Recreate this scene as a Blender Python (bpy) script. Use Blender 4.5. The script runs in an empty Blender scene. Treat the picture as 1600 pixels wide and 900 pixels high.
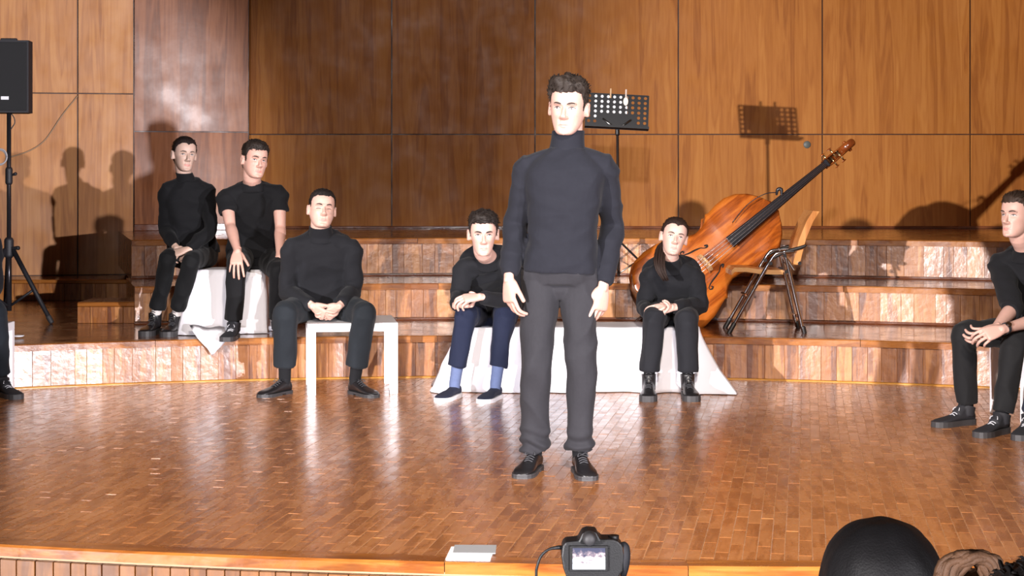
import bpy, bmesh, math, random
import numpy as np
from math import sin, cos, pi, radians as R, sqrt
from mathutils import Vector as V, Matrix, noise
from mathutils.bvhtree import BVHTree
random.seed(7)
scene = bpy.context.scene
C = scene.collection

# ---------------------------------------------------------------- camera, world, lamps, exposure
F, HC, YH = 2600.0, 1.40, 265.0          # focal length (px of a 1600 frame), eye height over the stage, horizon row
cam = bpy.data.cameras.new('camera')
cam.sensor_width = 36.0
cam.lens = F * 36.0 / 1600.0
cam.shift_y = -(450.0 - YH) / 1600.0
cam.clip_start = 0.1
cam.clip_end = 200
camo = bpy.data.objects.new('camera', cam)
camo.location = (0, 0, HC)
camo.rotation_euler = (pi / 2, 0, 0)
C.objects.link(camo)
scene.camera = camo
scene.view_settings.view_transform = 'Standard'
scene.view_settings.look = 'None'
scene.view_settings.exposure = 0.0
scene.view_settings.gamma = 1.0
scene.view_settings.use_curve_mapping = False

world = bpy.data.worlds.new('world')
scene.world = world
world.use_nodes = True
bg = world.node_tree.nodes['Background']
bg.inputs[0].default_value = (0.9, 0.72, 0.62, 1)
bg.inputs[1].default_value = 0.045

def spot(name, loc, aim, watt, size, radius, col=(1, .95, .97), blend=.35):
    l = bpy.data.lights.new(name, 'SPOT')
    l.energy = watt
    l.spot_size = R(size)
    l.spot_blend = blend
    l.shadow_soft_size = radius
    l.color = col
    o = bpy.data.objects.new(name, l)
    o.location = loc
    o.rotation_euler = (V(aim) - V(loc)).to_track_quat('-Z', 'Y').to_euler()
    C.objects.link(o)
    return o
# stage lamps standing in the hall, left and right of the audience, plus an added floor fill
spot('spotlight_hall_left', (-12.35, -9.05, 1.95), (7.6, 15.4, 1.1), 36000, 26.5, .11, (1, .95, .96), .5)
spot('spotlight_hall_right', (10.6, -14.7, 1.85), (-5.9, 15.4, 1.1), 30000, 12.2, .11, (.98, .95, 1), .4)
spot('spotlight_hall_right_outer', (17.0, -13.5, 2.0), (-6.1, 15.4, 1.1), 24000, 12.2, .11, (.95, .93, 1), .4)
spot('spotlight_hall_centre', (-.7, -8.0, 5.0), (.1, 11.2, 1.2), 5400, 21, .15, (1, .95, .97), .6)
spot('floor_fill_spot', (.6, .6, 4.9), (.4, 7.8, 0), 3400, 43, .25, (1, .88, .77), .5)  # added fill lamp with no known fixture, brightens the stage floor

def W(px, py, Y):
    """point seen at photo pixel (px, py) at depth Y metres"""
    return V(((px - 800.0) * Y / F, Y, HC - (py - YH) * Y / F))

# ---------------------------------------------------------------- materials
MATS = {}
def _n(nt, t, **kw):
    n = nt.nodes.new(t)
    for k, v in kw.items():
        setattr(n, k, v)
    return n
def plain(name, col, rough=.5, metal=0, spec=.5, bump=0, bscale=200, coat=0, sss=0, emit=None, var=0, sheen=0, estr=1):
    if name in MATS: return MATS[name]
    m = bpy.data.materials.new(name)
    m.use_nodes = True
    nt = m.node_tree
    b = nt.nodes['Principled BSDF']
    b.inputs['Base Color'].default_value = (*col, 1)
    b.inputs['Roughness'].default_value = rough
    b.inputs['Metallic'].default_value = metal
    b.inputs['Specular IOR Level'].default_value = spec
    b.inputs['Coat Weight'].default_value = coat
    b.inputs['Sheen Weight'].default_value = sheen
    if sss:
        b.inputs['Subsurface Weight'].default_value = sss
        b.inputs['Subsurface Radius'].default_value = (.012, .005, .003)
        b.inputs['Subsurface Scale'].default_value = 1.0
    if emit:
        b.inputs['Emission Color'].default_value = (*emit, 1)
        b.inputs['Emission Strength'].default_value = estr
    if var or bump:
        tc = _n(nt, 'ShaderNodeTexCoord')
        nz = _n(nt, 'ShaderNodeTexNoise')
        nz.inputs['Scale'].default_value = bscale
        nz.inputs['Detail'].default_value = 4
        nt.links.new(tc.outputs['Object'], nz.inputs['Vector'])
        if var:
            mx = _n(nt, 'ShaderNodeMix', data_type='RGBA')
            mx.inputs['A'].default_value = (*[c * (1 - var) for c in col], 1)
            mx.inputs['B'].default_value = (*[min(1, c * (1 + var)) for c in col], 1)
            nz2 = _n(nt, 'ShaderNodeTexNoise')
            nz2.inputs['Scale'].default_value = bscale * .15
            nt.links.new(tc.outputs['Object'], nz2.inputs['Vector'])
            nt.links.new(nz2.outputs['Fac'], mx.inputs['Factor'])
            nt.links.new(mx.outputs['Result'], b.inputs['Base Color'])
        if bump:
            bp = _n(nt, 'ShaderNodeBump')
            bp.inputs['Strength'].default_value = bump
            bp.inputs['Distance'].default_value = .002
            nt.links.new(nz.outputs['Fac'], bp.inputs['Height'])
            nt.links.new(bp.outputs['Normal'], b.inputs['Normal'])
    MATS[name] = m
    return m

def wood(name, dark, mid, light, axis='Z', grain=(1.0, 9.0), rough=.3, coat=.3, tone=.25, bump=.15, fig=1.0, wear=0, rvar=.12, bscale=6.0, spec=.5):
    """varnished timber: stretched grain, cathedral figure and a tone of its own for every board"""
    if name in MATS: return MATS[name]
    m = bpy.data.materials.new(name)
    m.use_nodes = True
    nt = m.node_tree
    L = nt.links.new
    b = nt.nodes['Principled BSDF']
    tc = _n(nt, 'ShaderNodeTexCoord')
    oi = _n(nt, 'ShaderNodeObjectInfo')
    ge = _n(nt, 'ShaderNodeNewGeometry')
    ad = _n(nt, 'ShaderNodeMath', operation='ADD')
    L(oi.outputs['Random'], ad.inputs[0]); L(ge.outputs['Random Per Island'], ad.inputs[1])
    fr = _n(nt, 'ShaderNodeMath', operation='FRACT')
    L(ad.outputs[0], fr.inputs[0])
    off = _n(nt, 'ShaderNodeVectorMath', operation='SCALE')
    off.inputs[0].default_value = (17.3, 11.1, 23.7)
    L(fr.outputs[0], off.inputs['Scale'])
    av = _n(nt, 'ShaderNodeVectorMath', operation='ADD')
    L(tc.outputs['Object'], av.inputs[0]); L(off.outputs[0], av.inputs[1])
    mp = _n(nt, 'ShaderNodeMapping')
    s = [grain[1]] * 3
    s['XYZ'.index(axis)] = grain[0]
    mp.inputs['Scale'].default_value = s
    L(av.outputs[0], mp.inputs['Vector'])
    n1 = _n(nt, 'ShaderNodeTexNoise')
    n1.inputs['Scale'].default_value = 1.0; n1.inputs['Detail'].default_value = 5; n1.inputs['Distortion'].default_value = .6 * fig
    L(mp.outputs[0], n1.inputs['Vector'])
    n2 = _n(nt, 'ShaderNodeTexNoise')
    n2.inputs['Scale'].default_value = 7.0; n2.inputs['Detail'].default_value = 3
    L(mp.outputs[0], n2.inputs['Vector'])
    # rings of the cathedral figure
    mu = _n(nt, 'ShaderNodeMath', operation='MULTIPLY'); mu.inputs[1].default_value = 42 * fig
    L(n1.outputs['Fac'], mu.inputs[0])
    sn = _n(nt, 'ShaderNodeMath', operation='SINE'); L(mu.outputs[0], sn.inputs[0])
    m2 = _n(nt, 'ShaderNodeMath', operation='MULTIPLY_ADD'); m2.inputs[1].default_value = .10; 
    L(sn.outputs[0], m2.inputs[0])
    m3 = _n(nt, 'ShaderNodeMath', operation='MULTIPLY_ADD'); m3.inputs[1].default_value = .35
    L(n2.outputs['Fac'], m3.inputs[0]); L(n1.outputs['Fac'], m3.inputs[2])
    L(m3.outputs[0], m2.inputs[2])
    tn = _n(nt, 'ShaderNodeMath', operation='MULTIPLY_ADD'); tn.inputs[1].default_value = tone; 
    L(fr.outputs[0], tn.inputs[0]); L(m2.outputs[0], tn.inputs[2])
    sb = _n(nt, 'ShaderNodeMath', operation='SUBTRACT'); sb.inputs[1].default_value = tone * .5 + .175
    L(tn.outputs[0], sb.inputs[0])
    cr = _n(nt, 'ShaderNodeValToRGB')
    e = cr.color_ramp.elements
    e[0].position = .22; e[0].color = (*dark, 1)
    e[1].position = .80; e[1].color = (*light, 1)
    k = e.new(.5); k.color = (*mid, 1)
    L(sb.outputs[0], cr.inputs[0])
    col = cr.outputs['Color']
    nw = None
    if wear:
        # pale scuffs and scratches that have a shape of their own
        w1 = _n(nt, 'ShaderNodeMapping'); w1.inputs['Scale'].default_value = (2.2, 9, 4); w1.inputs['Rotation'].default_value = (0, 0, .35)
        L(tc.outputs['Object'], w1.inputs['Vector'])
        nw = _n(nt, 'ShaderNodeTexNoise'); nw.inputs['Scale'].default_value = 2.2; nw.inputs['Detail'].default_value = 8; nw.inputs['Roughness'].default_value = .72
        L(w1.outputs[0], nw.inputs['Vector'])
        rr = _n(nt, 'ShaderNodeValToRGB')
        rr.color_ramp.elements[0].position = .60; rr.color_ramp.elements[1].position = .74
        rr.color_ramp.elements[1].color = (wear, wear, wear, 1)
        L(nw.outputs['Fac'], rr.inputs[0])
        mx = _n(nt, 'ShaderNodeMix', data_type='RGBA')
        mx.inputs['B'].default_value = (.62, .42, .28, 1)
        L(rr.outputs['Color'], mx.inputs['Factor']); L(col, mx.inputs['A'])
        col = mx.outputs['Result']
    L(col, b.inputs['Base Color'])
    b.inputs['Specular IOR Level'].default_value = spec
    b.inputs['Coat Weight'].default_value = coat
    b.inputs['Coat Roughness'].default_value = max(.05, rough * .6)
    # uneven varnish
    nr = _n(nt, 'ShaderNodeTexNoise'); nr.inputs['Scale'].default_value = bscale; nr.inputs['Detail'].default_value = 5
    L(av.outputs[0], nr.inputs['Vector'])
    mr = _n(nt, 'ShaderNodeMapRange'); mr.inputs['To Min'].default_value = rough - rvar; mr.inputs['To Max'].default_value = rough + rvar
    mr.inputs['From Min'].default_value = .3; mr.inputs['From Max'].default_value = .7
    L(nr.outputs['Fac'], mr.inputs['Value']); L(mr.outputs[0], b.inputs['Roughness'])
    if bump:
        bp = _n(nt, 'ShaderNodeBump'); bp.inputs['Strength'].default_value = bump; bp.inputs['Distance'].default_value = .02
        ab = _n(nt, 'ShaderNodeMath', operation='MULTIPLY_ADD'); ab.inputs[1].default_value = .06
        L(n2.outputs['Fac'], ab.inputs[0]); L(nr.outputs['Fac'], ab.inputs[2])
        L(ab.outputs[0], bp.inputs['Height']); L(bp.outputs['Normal'], b.inputs['Normal'])
        L(bp.outputs['Normal'], b.inputs['Coat Normal'])
    MATS[name] = m
    return m

# ---------------------------------------------------------------- mesh collecting
MW = {}
class MB:
    """collects shapes and links them as ONE mesh object"""
    def __init__(s):
        s.v = []; s.f = []; s.mi = []
    def add(s, vs, fs, mi=0):
        o = len(s.v)
        s.v.extend([tuple(p) for p in vs])
        s.f.extend([tuple(i + o for i in f) for f in fs])
        s.mi.extend([mi] * len(fs))
        return s
    def box(s, c, d, rot=None, mi=0, bev=0):
        hx, hy, hz = d[0] / 2, d[1] / 2, d[2] / 2
        c = V(c)
        if bev:
            b = min(bev, hx * .45, hy * .45, hz * .45)
            bm = bmesh.new()
            bmesh.ops.create_cube(bm, size=1, matrix=Matrix.Diagonal((*d, 1)))
            bmesh.ops.bevel(bm, geom=bm.edges[:], offset=b, segments=1, affect='EDGES')
            vs = [v.co.copy() for v in bm.verts]; bm.verts.index_update()
            fs = [[v.index for v in f.verts] for f in bm.faces]
            bm.free()
        else:
            vs = [V((x, y, z)) for x in (-hx, hx) for y in (-hy, hy) for z in (-hz, hz)]
            fs = [(0, 1, 3, 2), (4, 6, 7, 5), (0, 4, 5, 1), (2, 3, 7, 6), (0, 2, 6, 4), (1, 5, 7, 3)]
        if rot is not None: vs = [rot @ p for p in vs]
        return s.add([p + c for p in vs], fs, mi)
    def loft(s, secs, n=16, cap=True, mi=0, dens=0):
        """secs: (centre, u, v[, exponent]) rings"""
        S = [(V(q[0]), V(q[1]), V(q[2]), q[3] if len(q) > 3 else 2.0) for q in secs]
        if dens: S = densify(S, dens)
        vs = []
        for c, u, w, e in S:
            for k in range(n):
                a = 2 * pi * k / n
                ca, sa = cos(a), sin(a)
                if e != 2.0:
                    ca = math.copysign(abs(ca) ** (2 / e), ca); sa = math.copysign(abs(sa) ** (2 / e), sa)
                vs.append(c + u * ca + w * sa)
        fs = []
        m = len(S)
        for i in range(m - 1):
            for k in range(n):
                k2 = (k + 1) % n
                fs.append((i * n + k, i * n + k2, (i + 1) * n + k2, (i + 1) * n + k))
        if cap:
            vs.append(S[0][0]); vs.append(S[-1][0])
            a, b = len(vs) - 2, len(vs) - 1
            for k in range(n):
                k2 = (k + 1) % n
                fs.append((a, k2, k)); fs.append((b, (m - 1) * n + k, (m - 1) * n + k2))
        # keep normals outward
        d = S[-1][0] - S[0][0]
        i = m // 2
        if S[i][1].cross(S[i][2]).dot(d) < 0:
            fs = [tuple(reversed(f)) for f in fs]
        return s.add(vs, fs, mi)
    def tube(s, pts, rad, n=10, mi=0, dens=0, rounded=False, flat=1.0, ref=None):
        """swept tube; rad a number or one per point"""
        pts = [V(p) for p in pts]
        rad = [rad] * len(pts) if isinstance(rad, (int, float)) else list(rad)
        if dens:
            T = densify([(p, V((r, 0, 0)), V((0, 0, 0)), 2.0) for p, r in zip(pts, rad)], dens)
            pts = [t[0] for t in T]; rad = [t[1].x for t in T]
        if rounded:
            a = (pts[0] - pts[1]).normalized(); b = (pts[-1] - pts[-2]).normalized()
            pr, pp = [], []
            for k in (.25, .65, .9): pp.append(pts[0] + a * rad[0] * (1 - k)); pr.append(rad[0] * sqrt(max(0, 1 - (1 - k) ** 2)))
            qq, qr = [], []
            for k in (.9, .65, .25): qq.append(pts[-1] + b * rad[-1] * (1 - k)); qr.append(rad[-1] * sqrt(max(0, 1 - (1 - k) ** 2)))
            pts = pp + pts + qq; rad = pr + rad + qr
        secs = []
        u = None
        for i, p in enumerate(pts):
            t = (pts[min(i + 1, len(pts) - 1)] - pts[max(i - 1, 0)]).normalized()
            if u is None:
                h = V(ref) if ref is not None else (V((0, 0, 1)) if abs(t.z) < .9 else V((0, 1, 0)))
                u = (h - t * h.dot(t)).normalized()
            else:
                u = u - t * u.dot(t)
                u = u.normalized() if u.length > 1e-6 else V((1, 0, 0))
            w = t.cross(u).normalized()
            secs.append((p, u * rad[i], w * rad[i] * flat))
        return s.loft(secs, n, True, mi)
    def lathe(s, prof, c=(0, 0, 0), n=24, axis='Z', mi=0):
        c = V(c); vs = []; fs = []
        for r, h in prof:
            for k in range(n):
                a = 2 * pi * k / n
                q = {'Z': (r * cos(a), r * sin(a), h), 'Y': (r * cos(a), h, r * sin(a)), 'X': (h, r * cos(a), r * sin(a))}[axis]
                vs.append(c + V(q))
        for i in range(len(prof) - 1):
            for k in range(n):
                k2 = (k + 1) % n
                fs.append((i * n + k, i * n + k2, (i + 1) * n + k2, (i + 1) * n + k))
        return s.add(vs, fs, mi)
    def prism(s, pts, h0, h1, mi=0):
        """closed outline in xy raised from h0 to h1"""
        n = len(pts)
        vs = [(p[0], p[1], h0) for p in pts] + [(p[0], p[1], h1) for p in pts]
        fs = [tuple(reversed(range(n))), tuple(range(n, 2 * n))]
        fs += [(i, (i + 1) % n, n + (i + 1) % n, n + i) for i in range(n)]
        return s.add(vs, fs, mi)
    def xf(s, M):
        s.v = [tuple(M @ V(p)) for p in s.v]
        return s
    def join(s, o, M=None):
        off = len(s.v)
        s.v.extend([tuple(M @ V(p)) for p in o.v] if M is not None else o.v)
        s.f.extend([tuple(i + off for i in f) for f in o.f]); s.mi.extend(o.mi)
        return s
    def mesh(s, name, inv=None):
        me = bpy.data.meshes.new(name)
        vs = s.v if inv is None else [tuple(inv @ V(p)) for p in s.v]
        me.from_pydata(vs, [], s.f)
        me.polygons.foreach_set('material_index', s.mi)
        return me
    def build(s, name, mat, parent=None, smooth=False, local=False, angle=None, fix=False):
        inv = None
        if parent is not None and not local and parent.name in MW: inv = MW[parent.name].inverted()
        me = s.mesh(name, inv)
        if fix:
            bm = bmesh.new(); bm.from_mesh(me); bmesh.ops.recalc_face_normals(bm, faces=bm.faces); bm.to_mesh(me); bm.free()
        for m in (mat if isinstance(mat, (list, tuple)) else [mat]): me.materials.append(m)
        if smooth:
            me.polygons.foreach_set('use_smooth', [True] * len(me.polygons))
            if angle: me.set_sharp_from_angle(angle=R(angle))
        o = bpy.data.objects.new(name, me)
        C.objects.link(o)
        if parent is not None:
            o.parent = parent
            MW[o.name] = MW.get(parent.name, Matrix())
        else:
            MW[o.name] = Matrix()
        return o
def densify(S, k):
    out = []
    n = len(S)
    for i in range(n - 1):
        p0, p1, p2, p3 = S[max(i - 1, 0)], S[i], S[i + 1], S[min(i + 2, n - 1)]
        for j in range(k):
            t = j / k
            row = []
            for q in range(3):
                a, b, c, d = p0[q], p1[q], p2[q], p3[q]
                row.append(.5 * ((2 * b) + (c - a) * t + (2 * a - 5 * b + 4 * c - d) * t * t + (3 * b - a - 3 * c + d) * t ** 3))
            row.append(p1[3] * (1 - t) + p2[3] * t)
            out.append(tuple(row))
    out.append(S[-1])
    return out
def empty(name, loc, rot=None):
    o = bpy.data.objects.new(name, None)
    o.empty_display_size = .1
    M = Matrix.Translation(V(loc))
    if rot is not None: M = M @ (rot.to_4x4() if not isinstance(rot, (int, float)) else Matrix.Rotation(rot, 4, 'Z'))
    o.matrix_world = M
    C.objects.link(o)
    MW[o.name] = M
    return o
def tag(o, label, cat=None, group=None, kind=None):
    o['label'] = label
    if cat: o['category'] = cat
    if group: o['group'] = group
    if kind: o['kind'] = kind
    return o
def struct(o, label=None):
    o['kind'] = 'structure'
    if label: o['label'] = label
    return o
def share(me, name, mat, parent, loc, rz=0, scale=(1, 1, 1)):
    o = bpy.data.objects.new(name, me)
    C.objects.link(o)
    o.parent = parent
    o.location = loc
    o.rotation_euler = (0, 0, rz)
    o.scale = scale
    return o
# ---------------------------------------------------------------- timbers
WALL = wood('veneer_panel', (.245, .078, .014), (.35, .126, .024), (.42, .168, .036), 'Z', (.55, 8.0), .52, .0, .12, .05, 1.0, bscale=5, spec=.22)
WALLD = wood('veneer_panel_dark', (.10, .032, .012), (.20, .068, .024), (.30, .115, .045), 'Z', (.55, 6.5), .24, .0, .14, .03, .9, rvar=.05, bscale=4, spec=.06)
WALLL = wood('veneer_panel_lightened', (.31, .112, .026), (.44, .176, .044), (.53, .236, .066), 'Z', (.55, 8.0), .50, .08, .10, .05, .9, bscale=5)  # wall veneer made lighter: stronger lamp light put into the colour
RISER = wood('riser_board_varnish', (.14, .038, .009), (.34, .12, .026), (.55, .24, .07), 'Z', (1.6, 14), .42, 1.0, .36, .15, .7, rvar=.12, bscale=18)
FRONTB = wood('front_board_varnish', (.11, .036, .006), (.18, .064, .011), (.23, .088, .017), 'Z', (1.6, 14), .4, .15, .25, .1, .7)
NOSE = wood('nosing_varnish', (.18, .052, .010), (.32, .108, .02), (.42, .16, .034), 'X', (1.2, 14), .28, .4, .25, .2, .6)
TREAD = wood('tread_varnish', (.075, .020, .008), (.14, .040, .014), (.22, .07, .026), 'X', (1.2, 9), .22, .5, .15, .12, .7)
FLOORW = wood('parquet_block', (.25, .088, .027), (.37, .142, .046), (.45, .19, .068), 'Y', (2.0, 16), .26, .30, .20, .06, .6, wear=.5, rvar=.08, bscale=9)
GROUT = plain('parquet_joint', (.52, .30, .16), .5, bump=.2, bscale=60)
TRIMW = wood('yellow_trim', (.40, .17, .03), (.55, .26, .05), (.66, .34, .08), 'X', (1, 12), .3, .3, .15, .1, .5)
DARKW = wood('dark_back', (.03, .01, .005), (.05, .017, .008), (.07, .025, .01), 'Z', (1, 8), .5, 0, .1, 0, .5)
HALLF = plain('hall_floor_lino', (.03, .02, .016), .6, bump=.1, bscale=30)
PLAST = plain('hall_plaster', (.20, .15, .11), .8, bump=.2, bscale=40)

ACX, ACY = 0.0, 2.65           # centre of the curved tiers
R1, R2, R3 = 8.60, 9.80, 10.75
H1, H2, H3 = .279, .549, .848
def arc(r, a): return V((ACX + r * sin(a), ACY + r * cos(a), 0))

# ---- hall floor in front of the stage
m = MB(); m.box((0, 1.4, -.65), (16, 9.6, .1))
o = m.build('floor_hall', HALLF); struct(o, 'dark hall floor where the audience sits')

# ---- stage floor: a slab, the curved front, parquet blocks laid in rows
AX, RF = 1.2, 13.7
def front_y(x): return 5.84 + (x - AX) ** 2 / (2 * RF)
def back_y(x): return ACY + sqrt(max(.1, R1 * R1 - x * x))
xs = [-4.4 + i * .2 for i in range(46)]
m = MB(); m.prism([(x, front_y(x) + .05) for x in xs] + [(x, back_y(x) + .3) for x in reversed(xs)], -.58, -.0016)
floor = m.build('floor', GROUT); struct(floor, 'glossy worn parquet stage floor')
ang = R(10)
d_ = V((sin(ang), cos(ang), 0)); e_ = V((cos(ang), -sin(ang), 0))
BWD, BLN = .0500, .2500
blocks = []
for i in range(-130, 131):
    stag = (i % 2) * .5 + (0.06 * ((i * 7) % 3))
    for j in range(10, 56):
        c = e_ * (i * BWD) + d_ * ((j + stag) * BLN)
        ln = min(BLN, (c.y + BLN / 2 - front_y(c.x) - .07))
        if ln < .03 or c.y > back_y(c.x) + .06: continue
        c = c + d_ * (BLN - ln) / 2
        px = 800 + F * c.x / c.y
        if px < -260 or px > 1860: continue
        blocks.append((c, ln, px < -15 or px > 1615))
blocks.sort(key=lambda c: (c[2], c[0].y))
bm_ = MB().box((0, 0, -.005), (BWD - .0022, BLN - .0022, .010), bev=.0012)
bme = bm_.mesh('parquet_block'); bme.materials.append(FLOORW)
rnd = random.Random(3)
for c, ln, _ in blocks[:300]:
    share(bme, 'parquet_block', FLOORW, floor, (c.x, c.y, rnd.uniform(-.0006, .0006)), -ang, (1, ln / BLN, 1))
m = MB()
rot = Matrix.Rotation(-ang, 3, 'Z')
for c, ln, _ in blocks[300:]:
    m.box((c.x, c.y, -.005 + rnd.uniform(-.0006, .0006)), (BWD - .0022, ln - .0022, .010), rot)
o = m.build('parquet_blocks', FLOORW, floor); o['kind'] = 'stuff'; o['label'] = 'parquet blocks further back on the stage floor'
# nosing of the stage front in long lengths and the boards below it
def strip(pa, pb, n, z0, z1, depth, inward):
    """bar that follows a curve given as a function of x"""
    mb = MB(); secs = []
    for k in range(n + 1):
        x = pa + (pb - pa) * k / n
        y = front_y(x)
        secs.append((x, y))
    vs = []; fs = []
    for x, y in secs:
        vs += [(x, y, z0), (x, y, z1 - .008), (x, y + .008, z1), (x, y + depth, z1), (x, y + depth, z0)]
    for k in range(n):
        for q in range(5):
            a = k * 5 + q; b = k * 5 + (q + 1) % 5
            fs.append((a, b, b + 5, a + 5))
    fs += [(4, 3, 2, 1, 0), tuple(n * 5 + q for q in range(5))]
    return mb.add(vs, fs)
for xa, xb in ((-4.3, -2.35), (-2.35, -.24), (-.24, .62), (.62, 2.0), (2.0, 4.4)):
    strip(xa + .0015, xb - .0015, 8, -.038, .004, .10, 1).build('front_nosing', NOSE, floor, fix=True)
x = -3.0
while x < 3.0:
    w = rnd.uniform(.055, .075)
    y = front_y(x + w / 2) + .028 + rnd.uniform(0, .003)
    m = MB(); m.box((0, 0, 0), (w - .002, .018, .52), bev=.0015)
    o = m.build('front_board', FRONTB, floor, local=True); o.location = (x + w / 2, y, -.315); o.rotation_euler.z = math.atan((x - AX) / RF)
    x += w

# ---- curved tiers
def arc_slab(name, r0, rfar, a0, a1, z, zb, mat, n=40):
    """tier body: from the riser line r0 back to rfar(a)"""
    m = MB(); vs = []; fs = []
    for k in range(n + 1):
        a = a0 + (a1 - a0) * k / n
        p = arc(r0, a); q = arc(rfar(a), a)
        vs += [(p.x, p.y, zb), (p.x, p.y, z), (q.x, q.y, z), (q.x, q.y, zb)]
    for k in range(n):
        for j in range(4):
            fs.append((k * 4 + j, k * 4 + (j + 1) % 4, k * 4 + 4 + (j + 1) % 4, k * 4 + 4 + j))
    fs += [(3, 2, 1, 0), tuple(n * 4 + j for j in range(4))]
    m.add(vs, fs)
    return m.build(name, mat, fix=True)
def arc_bar(r_in, r_out, a0, a1, z0, z1, n=6, rd=.006):
    mb = MB(); vs = []; fs = []
    for k in range(n + 1):
        a = a0 + (a1 - a0) * k / n
        for r, z in ((r_in, z0), (r_in, z1 - rd), (r_in + rd, z1), (r_out, z1), (r_out, z0)):
            p = arc(r, a); vs.append((p.x, p.y, z))
    for k in range(n):
        for q in range(5):
            fs.append((k * 5 + q, k * 5 + (q + 1) % 5, k * 5 + 5 + (q + 1) % 5, k * 5 + 5 + q))
    fs += [(4, 3, 2, 1, 0), tuple(n * 5 + q for q in range(5))]
    return mb.add(vs, fs)
def tier(name, r, rfar, a0, a1, z, zb, label, seed, noseh=.042):
    o = arc_slab(name, r, rfar, a0, a1, z, zb, TREAD)
    struct(o, label)
    rn = random.Random(seed)
    # vertical boards of the riser, each its own piece, a little uneven
    a = a0
    while a < a1 - .004:
        w = rn.choice((.075, .09, .1, .115, .13, .15))
        da = w / r
        if a + da > a1: da = a1 - a; w = da * r
        c = arc(r - .011 - rn.uniform(0, .004), a + da / 2)
        h = z - noseh - zb - .03
        m = MB(); m.box((0, 0, 0), (w - .0009, .018, h), bev=.0014)
        b = m.build('riser_board', RISER, o, local=True)
        b.location = (c.x, c.y, zb + .03 + h / 2)
        b.rotation_euler = (-.03 + rn.uniform(-.015, .015), 0, -(a + da / 2) + rn.uniform(-.04, .04))
        a += da
    # rounded nosing in lengths, and the pale strip along the foot
    a = a0
    while a < a1 - .01:
        da = min(rn.uniform(.085, .12), a1 - a)
        arc_bar(r - .034, r + .07, a + .0002, a + da - .0002, z - noseh, z + .003).build('nosing', NOSE, o, fix=True)
        a += da
    a = a0
    while a < a1 - .01:
        da = min(.2, a1 - a)
        arc_bar(r - .04, r - .002, a, a + da, zb + .0005, zb + (.03 if zb < 0 else .016), rd=.006).build('foot_strip', TRIMW if zb < 0 else TREAD, o, fix=True)
        a += da
    return o
WY = 15.6
def far_wall(a): return (WY - .03 - ACY) / cos(a)
A_R = .54
tier('stage_tier', R1, lambda a: min((14.95 - ACY) / cos(a), R2 + 9) if a < -.28 else R2 + .1, -.50, A_R, H1, -.02, 'lowest curved wooden tier at the back of the stage', 11)
tier('stage_tier', R2, lambda a: R3 + .1, -.283, A_R, H2, H1 - .01, 'middle curved wooden tier with a varnished board riser', 12)
tier('stage_tier', R3, far_wall, -.280, A_R, H3, H2 - .01, 'topmost curved wooden tier under the panelled back wall', 13)
# steps and landing at the left end of the tiers
def step_box(name, x0, x1, y0, y1, z0, z1, label):
    m = MB(); m.box(((x0 + x1) / 2, (y0 + y1) / 2, (z0 + z1) / 2), (x1 - x0, y1 - y0, z1 - z0))
    o = m.build(name, TREAD); struct(o, label)
    x = x0; rn = random.Random(int(y0 * 10))
    while x < x1 - .02:
        w = min(rn.uniform(.09, .15), x1 - x)
        MB().box((x + w / 2, y0 - .009, (z0 + z1 - .03) / 2), (w - .002, .016, z1 - z0 - .032), bev=.002).build('riser_board', RISER, o)
        x += w
    MB().box(((x0 + x1) / 2, y0 + .02, z1 - .013), (x1 - x0, .09, .032), bev=.006).build('nosing', NOSE, o)
    return o
step_box('stage_step', -3.17, -2.47, 12.15, 12.60, H1, .43, 'low wooden step block at the left end of the tiers')
step_box('stage_landing', -5.0, -2.85, 14.25, 14.98, H1, .455, 'raised wooden landing at the foot of the left wall')

# ---- panelled walls
def panel_wall(name, pts, zs, cols, label, mat=WALL, back=.06, seed=1, tilt=None):
    """pts: two plan points of the face; cols: fractions along it; zs: joint heights"""
    A, B = V((*pts[0], 0)), V((*pts[1], 0))
    t = (B - A).normalized(); n = V((t.y, -t.x, 0))
    if n.y > 0: n = -n
    Ln = (B - A).length
    rz = math.atan2(t.y, t.x)
    m = MB()
    c = (A + B) / 2 - n * (back / 2 + .018)
    m.box((c.x, c.y, (zs[0] + zs[-1]) / 2), (Ln, back, zs[-1] - zs[0]), Matrix.Rotation(rz, 3, 'Z'))
    o = m.build(name, DARKW); struct(o, label)
    rn = random.Random(seed)
    for i in range(len(cols) - 1):
        for j in range(len(zs) - 1):
            w = (cols[i + 1] - cols[i]) * Ln - .012
            h = zs[j + 1] - zs[j] - .010
            b = MB().box((0, 0, 0), (w, .018, h), bev=.002).build('panel', mat, o, local=True)
            p = A + t * ((cols[i] + cols[i + 1]) / 2 * Ln) - n * .009
            b.location = (p.x, p.y, (zs[j] + zs[j + 1]) / 2)
            b.rotation_euler = (rn.uniform(-.002, .002), 0, rz + rn.uniform(-.006, .006))
            if tilt and j in tilt: b.rotation_euler = (tilt[j], 0, rz)
    return o
def xw(px, Y): return (px - 800) * Y / F
zj = HC + (YH - 210) * WY / F
ex = [388, 612, 836, 1060, 1285, 1516, 1745, 1975]
x0, x1 = xw(ex[0], WY), xw(ex[-1], WY)
wb = panel_wall('wall_back', ((x0, WY), (x1, WY)), [H3, zj, zj + 1.75, zj + 3.4], [(e - ex[0]) / (ex[-1] - ex[0]) for e in ex], 'back wall of tall figured veneer panels', seed=4)
YL, YR_ = 15.0, 15.32
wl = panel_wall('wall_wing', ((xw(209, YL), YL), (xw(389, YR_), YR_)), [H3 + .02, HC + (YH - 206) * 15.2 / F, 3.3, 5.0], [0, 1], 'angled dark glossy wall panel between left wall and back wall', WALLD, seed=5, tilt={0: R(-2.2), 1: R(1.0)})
YLL = 14.55
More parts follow.
